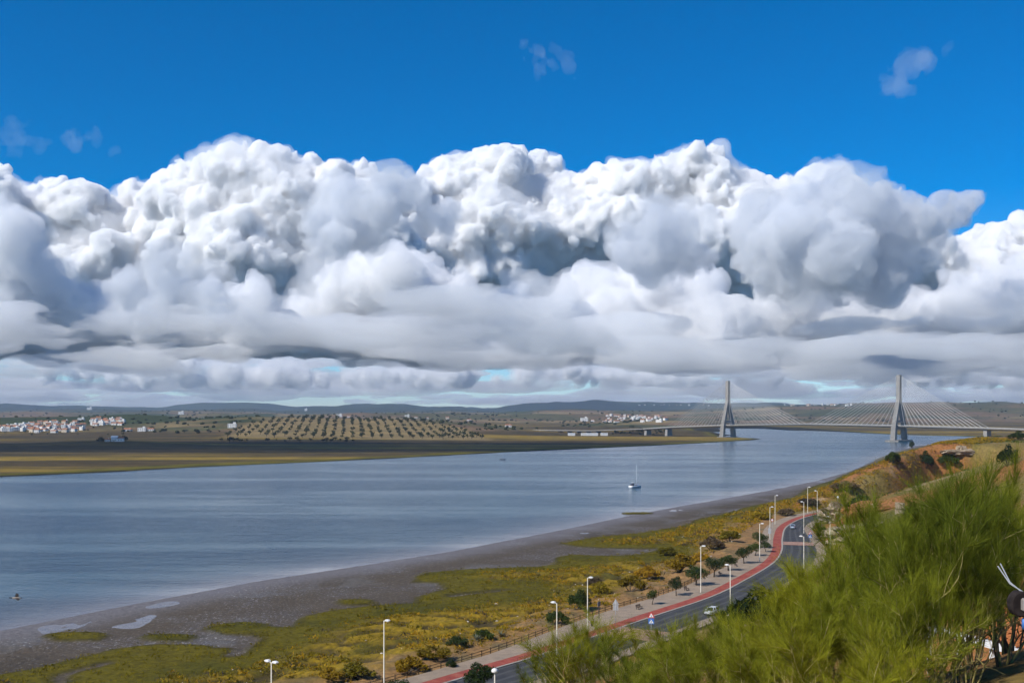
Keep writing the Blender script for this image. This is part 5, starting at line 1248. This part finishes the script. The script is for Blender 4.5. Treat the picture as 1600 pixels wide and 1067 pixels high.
def cloud(name, roots, h, mat, base, seed, levels=3, kids=7, noise=(), ratio=(0.42, 0.62), min_r=1.2, zs=1.0, veil=None, base_amp=60.0):
    """roots: lobes (x,y,z,r); zs flattens the whole; veil=(material, swell, noise): a thinner ragged skin of vapour round it"""
    rng = np.random.default_rng(seed)
    roots = np.array(roots, np.float32); roots[:, 2] *= zs; base = base * zs
    sp = puff_tree(roots, levels, rng, kids, ratio, h * min_r)
    pad = 2 * h + (veil[1] if veil else 0)
    lo = (sp[:, :3] - sp[:, 3:]).min(0) - pad; hi = (sp[:, :3] + sp[:, 3:]).max(0) + pad
    lo[2] = max(lo[2], base - 4 * h - (veil[1] if veil else 0))
    shape = tuple(np.ceil((hi - lo) / h).astype(int) + 1)
    mg = 3 * h + (veil[1] * 1.6 if veil else 0)
    S = np.full(shape, mg * 2, np.float32)
    ax = [np.arange(shape[k], dtype=np.float32) * h + lo[k] for k in range(3)]
    for c in sp[np.argsort(-sp[:, 3])]:
        r = c[3]; g = mg if r > 4 * h else 3 * h
        i0 = [max(0, int((c[k] - r - g - lo[k]) / h)) for k in range(3)]
        i1 = [min(shape[k], int((c[k] + r + g - lo[k]) / h) + 2) for k in range(3)]
        if any(i1[k] <= i0[k] for k in range(3)): continue
        d2 = ((ax[0][i0[0]:i1[0]] - c[0]) ** 2)[:, None, None] + ((ax[1][i0[1]:i1[1]] - c[1]) ** 2)[None, :, None] + ((ax[2][i0[2]:i1[2]] - c[2]) ** 2)[None, None, :]
        sub = S[i0[0]:i1[0], i0[1]:i1[1], i0[2]:i1[2]]
        np.minimum(sub, np.sqrt(d2) - r, out=sub)
    bz = base + lattice_noise((shape[0], shape[1], 1), 900 / h, rng)[:, :, 0] * base_amp * zs + lattice_noise((shape[0], shape[1], 1), 300 / h, rng)[:, :, 0] * base_amp * .4 * zs
    S0 = S
    S = np.maximum(S0, (bz[:, :, None] - ax[2][None, None, :]))
    for step, amp in noise: S += lattice_noise(shape, step / h, rng) * amp
    V, Q = surface_net(S, lo, h); V[:, 2] /= zs
    o = link(np_mesh(name, V, Q, mat, smooth=True), name)
    nt = len(Q) * 2
    if veil:
        S = np.maximum(S0 - veil[1], (bz[:, :, None] - veil[1] - ax[2][None, None, :]))
        for step, amp in veil[2]: S += lattice_noise(shape, step / h, rng) * amp
        V, Q = surface_net(S[::2, ::2, ::2], lo, h * 2); V[:, 2] /= zs
        v = link(np_mesh('veil', V, Q, veil[0], smooth=True), 'veil', o); nt += len(Q) * 2
    return o
def lobes(lst, d, dj=0.0, seed=0):
    rng = np.random.default_rng(seed); out = []
    for px, py, rp in lst:
        dd = d + rng.uniform(-dj, dj)
        p = pix(px, py, dd); out.append((p.x, p.y, p.z, rp / F * dd))
    return out
def row_lobes(d, x0, x1, n, r0, r1, base, seed, spread=0.06, wide=2.0, lift=0.9):
    """a ragged row of lumps"""
    rng = np.random.default_rng(seed); out = []
    for k in range(n):
        cx = rng.uniform(x0, x1); big = rng.uniform(r0, r1); dd = d * (1 + rng.uniform(-spread, spread)); bz = base + rng.uniform(0, lift) * big
        for j in range(rng.integers(3, 8)):
            rr = big * rng.uniform(0.35, 1.0)
            out.append((cx + rng.normal() * big * wide, dd + rng.normal() * big * 1.0, bz + rr * rng.uniform(0.1, 0.9), rr))
    return out
M_cw = volume_mat('cumulus_dense', 0.022)
M_cv = volume_mat('cumulus_veil', 0.0015)
M_cm = volume_mat('cumulus_soft', 0.0065, 0, (.994, .996, .999))  # faint absorption, a touch of shade put into the vapour's colour
M_cs = volume_mat('cumulus_shade_tint', 0.0055, 0, (.980, .985, .993))  # absorption greys it in place of shadow from other clouds
M_cg = volume_mat('cloud_shade_tint', 0.0060, 0, (.885, .905, .935))  # strong absorption: the shade of clouds overhead is put into its colour
M_cgv = volume_mat('cloud_shade_tint_veil', 0.0018, 0, (.90, .92, .94))  # thin skin carrying the same built-in shade tint
M_cmv = volume_mat('cumulus_soft_veil', 0.0018)
M_st = volume_mat('stratus', 0.0008, 0, (.985, .992, .999))
M_stn = volume_mat('stratus_near', 0.0021, 0, (.985, .992, .999))
M_ct = volume_mat('cloud_wisp', 0.0007)
N1 = ((900, 120), (420, 90), (190, 62), (95, 44), (70, 22))
N2 = ((700, 170), (330, 140), (150, 95), (75, 55))
N3 = ((500, 150), (240, 125), (110, 80), (60, 45))
V1 = (M_cv, 50, ((700, 70), (300, 75), (150, 70)))
V2 = (M_cmv, 75, ((700, 110), (330, 110), (150, 95), (80, 50)))
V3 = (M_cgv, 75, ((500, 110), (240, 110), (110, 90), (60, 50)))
def put(o, label): return tag(o, label, 'cloud')
# the tall white bank
left = [(-190,438,120),(-80,398,110),(20,373,80),(65,388,60),(130,418,75),(210,423,75),(120,469,105),(0,469,110),(-120,509,120),(230,489,100)]
mid = [(335,342,58),(390,316,56),(455,314,52),(510,330,50),(570,346,56),(630,346,46),(290,389,66),(400,394,95),(500,414,95),(600,434,90),(330,457,100),(450,487,110),(580,507,105),(690,457,90),(660,369,48)]
cen = [(735,310,44),(790,308,50),(840,325,50),(720,370,75),(800,400,85),(890,362,58),(940,346,54),(1000,332,52),(1050,312,44),(1095,270,34),(1100,320,52),(1150,320,38),(920,430,95),(1030,410,95),(850,490,110),(980,510,110),(1120,420,90),(1200,370,60),(1180,440,95)]
rgt = [(1260,336,42),(1300,326,44),(1350,342,38),(1300,404,80),(1370,414,56),(1230,467,100),(1370,487,95),(1470,447,46),(1535,437,58),(1605,439,62),(1690,447,85),(1480,507,85),(1600,517,95),(1740,507,110),(1820,457,110)]
put(cloud('cloud', lobes(left, 20500, 900, 1), 46, M_cw, 1120, 3, 4, 7, N1, veil=V1), 'pale cumulus at the left edge of the cloud bank, sloping to the right')
put(cloud('cloud', lobes(mid, 20000, 900, 2), 35, M_cw, 1120, 4, 4, 7, N1, veil=V1), 'tall white cumulus left of the middle of the bank, its crown broad and rounded')
put(cloud('cloud', lobes(cen, 21000, 900, 3), 35, M_cw, 1120, 5, 4, 7, N1, veil=V1), 'brightest white cumulus right of the middle, with the tallest knob on its top')
put(cloud('cloud', lobes(rgt, 21500, 900, 4), 46, M_cw, 1120, 6, 4, 7, N1, veil=V1), 'white cumulus at the right of the bank behind the bridge')
# nearer heaps in front of it: light ones, and ones greyed by absorption as if shaded
heaps = [
 ([(505,352,24),(550,335,36),(600,322,40),(640,308,26),(575,365,34),(530,380,22),(660,350,16),(690,345,17)], 12500, M_cg, 'grey cloud standing before the white crown left of the middle'),
 ([(225,470,30),(268,445,38),(310,460,32),(335,490,28),(240,495,24)], 12000, M_cg, 'small ragged grey cloud low at the left of the bank'),
 ([(985,390,28),(1040,372,36),(1078,350,24),(1085,400,32),(1020,410,28)], 12500, M_cg, 'grey ragged cloud below the brightest white cumulus'),
 ([(1190,370,46),(1260,350,56),(1330,345,48),(1290,410,60),(1220,420,52),(1370,390,42),(1420,365,32),(1460,350,24),(1495,335,15),(1515,320,8),(1380,430,46)], 12000, M_cg, 'large grey cloud trailing a wisp to the right, above the bridge'),
 ([(10,420,60),(-60,400,80),(60,470,50),(-20,500,60),(110,500,34),(-120,460,80)], 13500, M_cs, 'soft grey cloud at the left edge below the white slope'),
 ([(170,500,38),(215,520,40),(280,520,40),(340,520,42),(400,515,44),(150,530,24),(450,530,36)], 14000, M_cs, 'long grey cloud over the village side of the river'),
 ([(520,470,44),(570,450,40),(620,470,52),(680,490,50),(560,520,46),(640,530,46),(720,530,36),(490,530,30)], 14500, M_cm, 'light heap cloud with a lit top in the middle left of the bank'),
 ([(770,500,30),(820,490,36),(870,505,34),(800,530,34),(860,540,32),(740,545,24)], 13500, M_cs, 'low grey heap cloud in the middle of the bank'),
 ([(930,480,48),(1000,470,52),(1060,490,46),(1100,520,40),(960,525,44),(1040,535,40),(900,520,30)], 15000, M_cm, 'pale soft heap cloud below the grey ragged one'),
 ([(1170,515,30),(1220,500,36),(1275,505,40),(1340,500,42),(1400,515,38),(1200,535,26),(1300,535,34),(1450,530,30)], 14000, M_cm, 'heap cloud with a puffy lit edge above the bridge towers'),
 ([(1500,500,46),(1560,490,50),(1620,500,60),(1690,490,70),(1530,535,40),(1610,545,44),(1770,500,80)], 13500, M_cs, 'grey heap cloud at the right edge above the bridge end'),
]
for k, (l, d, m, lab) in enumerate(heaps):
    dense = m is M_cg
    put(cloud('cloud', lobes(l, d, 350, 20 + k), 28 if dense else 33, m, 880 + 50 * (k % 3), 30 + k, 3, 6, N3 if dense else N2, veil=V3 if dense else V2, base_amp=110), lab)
# ragged low rows, then flat sheets down to the hills
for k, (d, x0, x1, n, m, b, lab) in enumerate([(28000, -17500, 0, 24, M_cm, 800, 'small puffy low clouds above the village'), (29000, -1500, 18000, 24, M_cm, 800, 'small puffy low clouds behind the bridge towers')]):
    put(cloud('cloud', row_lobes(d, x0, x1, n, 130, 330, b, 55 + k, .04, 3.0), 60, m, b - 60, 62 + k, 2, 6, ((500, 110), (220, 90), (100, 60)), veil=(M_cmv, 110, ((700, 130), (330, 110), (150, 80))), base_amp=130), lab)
def sheets(d0, d1, n, z0, z1, seed, sc=1.0):
    rng = np.random.default_rng(seed); out = []
    for k in range(n):
        d = rng.uniform(d0, d1); cx = rng.uniform(-.62, .62) * d; z = rng.uniform(z0, z1) 
        for j in range(rng.integers(3, 7)): out.append((cx + rng.normal() * 2600 * sc, d + rng.normal() * 900 * sc, z + rng.normal() * 40, rng.uniform(.3, 1.0) * 1500 * sc))
    return out
put(cloud('cloud', sheets(11000, 15500, 36, 600, 1080, 85, .45), 78, M_stn, 300, 86, 2, 5, ((1300, 300), (600, 260), (260, 170), (130, 90)), zs=4.0), 'soft grey layers along the foot of the cloud bank')
put(cloud('cloud', sheets(29000, 37000, 30, 620, 1400, 81), 220, M_st, 300, 82, 2, 5, ((2600, 420), (1200, 300), (500, 150)), zs=7.0), 'pale streaky layers of cloud above the horizon')
put(cloud('cloud', sheets(30000, 38000, 22, 1150, 1900, 87), 240, M_st, 300, 88, 2, 5, ((2600, 420), (1200, 300), (500, 150)), zs=6.0), 'blue-grey layers of cloud right under the bank')
put(cloud('cloud', sheets(44000, 64000, 80, 330, 1500, 83), 300, M_st, 300, 84, 1, 5, ((3600, 500), (1500, 300)), zs=7.0), 'lowest and farthest pale layers of cloud along the hills')
# torn wisps in the blue
for k, (l, lab) in enumerate([([(835,100,13),(862,98,17),(885,95,11),(850,115,10)], 'small faint wisp of cloud in the blue at top middle'),
    ([(1400,125,15),(1425,108,20),(1448,98,13),(1420,140,11),(1478,82,7)], 'faint grey wisp of cloud in the blue at top right'),
    ([(60,235,14),(110,225,18),(150,218,15),(180,232,10),(25,240,9)], 'thin faint wisp of cloud in the blue above the left of the bank')]):
    put(cloud('cloud', lobes(l, 9000, 150, 70 + k), 13, M_ct, 300, 75 + k, 3, 6, ((300, 80), (130, 60), (60, 38), (30, 16))), lab)
# ------------------------------------------------------------------ the cloud whose shadow lies on the far marsh, and the hazy air
sh = [(-1990, 420, 1330, 190), (-1780, 430, 1360, 200), (-1560, 450, 1380, 190), (-1330, 470, 1370, 170), (-1120, 490, 1350, 140), (-950, 500, 1340, 100), (-2250, 430, 1330, 200), (-2500, 400, 1330, 200)]
put(cloud('cloud', sh, 30, volume_mat('cumulus_thin', 0.0045), 1230, 91, 2, 5, ((300, 60), (140, 40))), 'flat heap cloud overhead whose shadow darkens the far marsh')
hb = MB(); hb.box(-15800, 15800, -500, 14900, -6, 230)
k = bpy.data.materials.new('haze'); k.use_nodes = True; n = k.node_tree.nodes; n.clear()
ho = n.new('ShaderNodeOutputMaterial'); hv = n.new('ShaderNodeVolumePrincipled'); k.node_tree.links.new(hv.outputs[0], ho.inputs['Volume'])
hv.inputs['Color'].default_value = (0.62, 0.78, 1.0, 1); hv.inputs['Density'].default_value = 4.8e-5; hv.inputs['Anisotropy'].default_value = 0.2
k.cycles.homogeneous_volume = True
tag(hb.build('haze', k), 'pale haze in the air over the river and hills', kind='stuff')
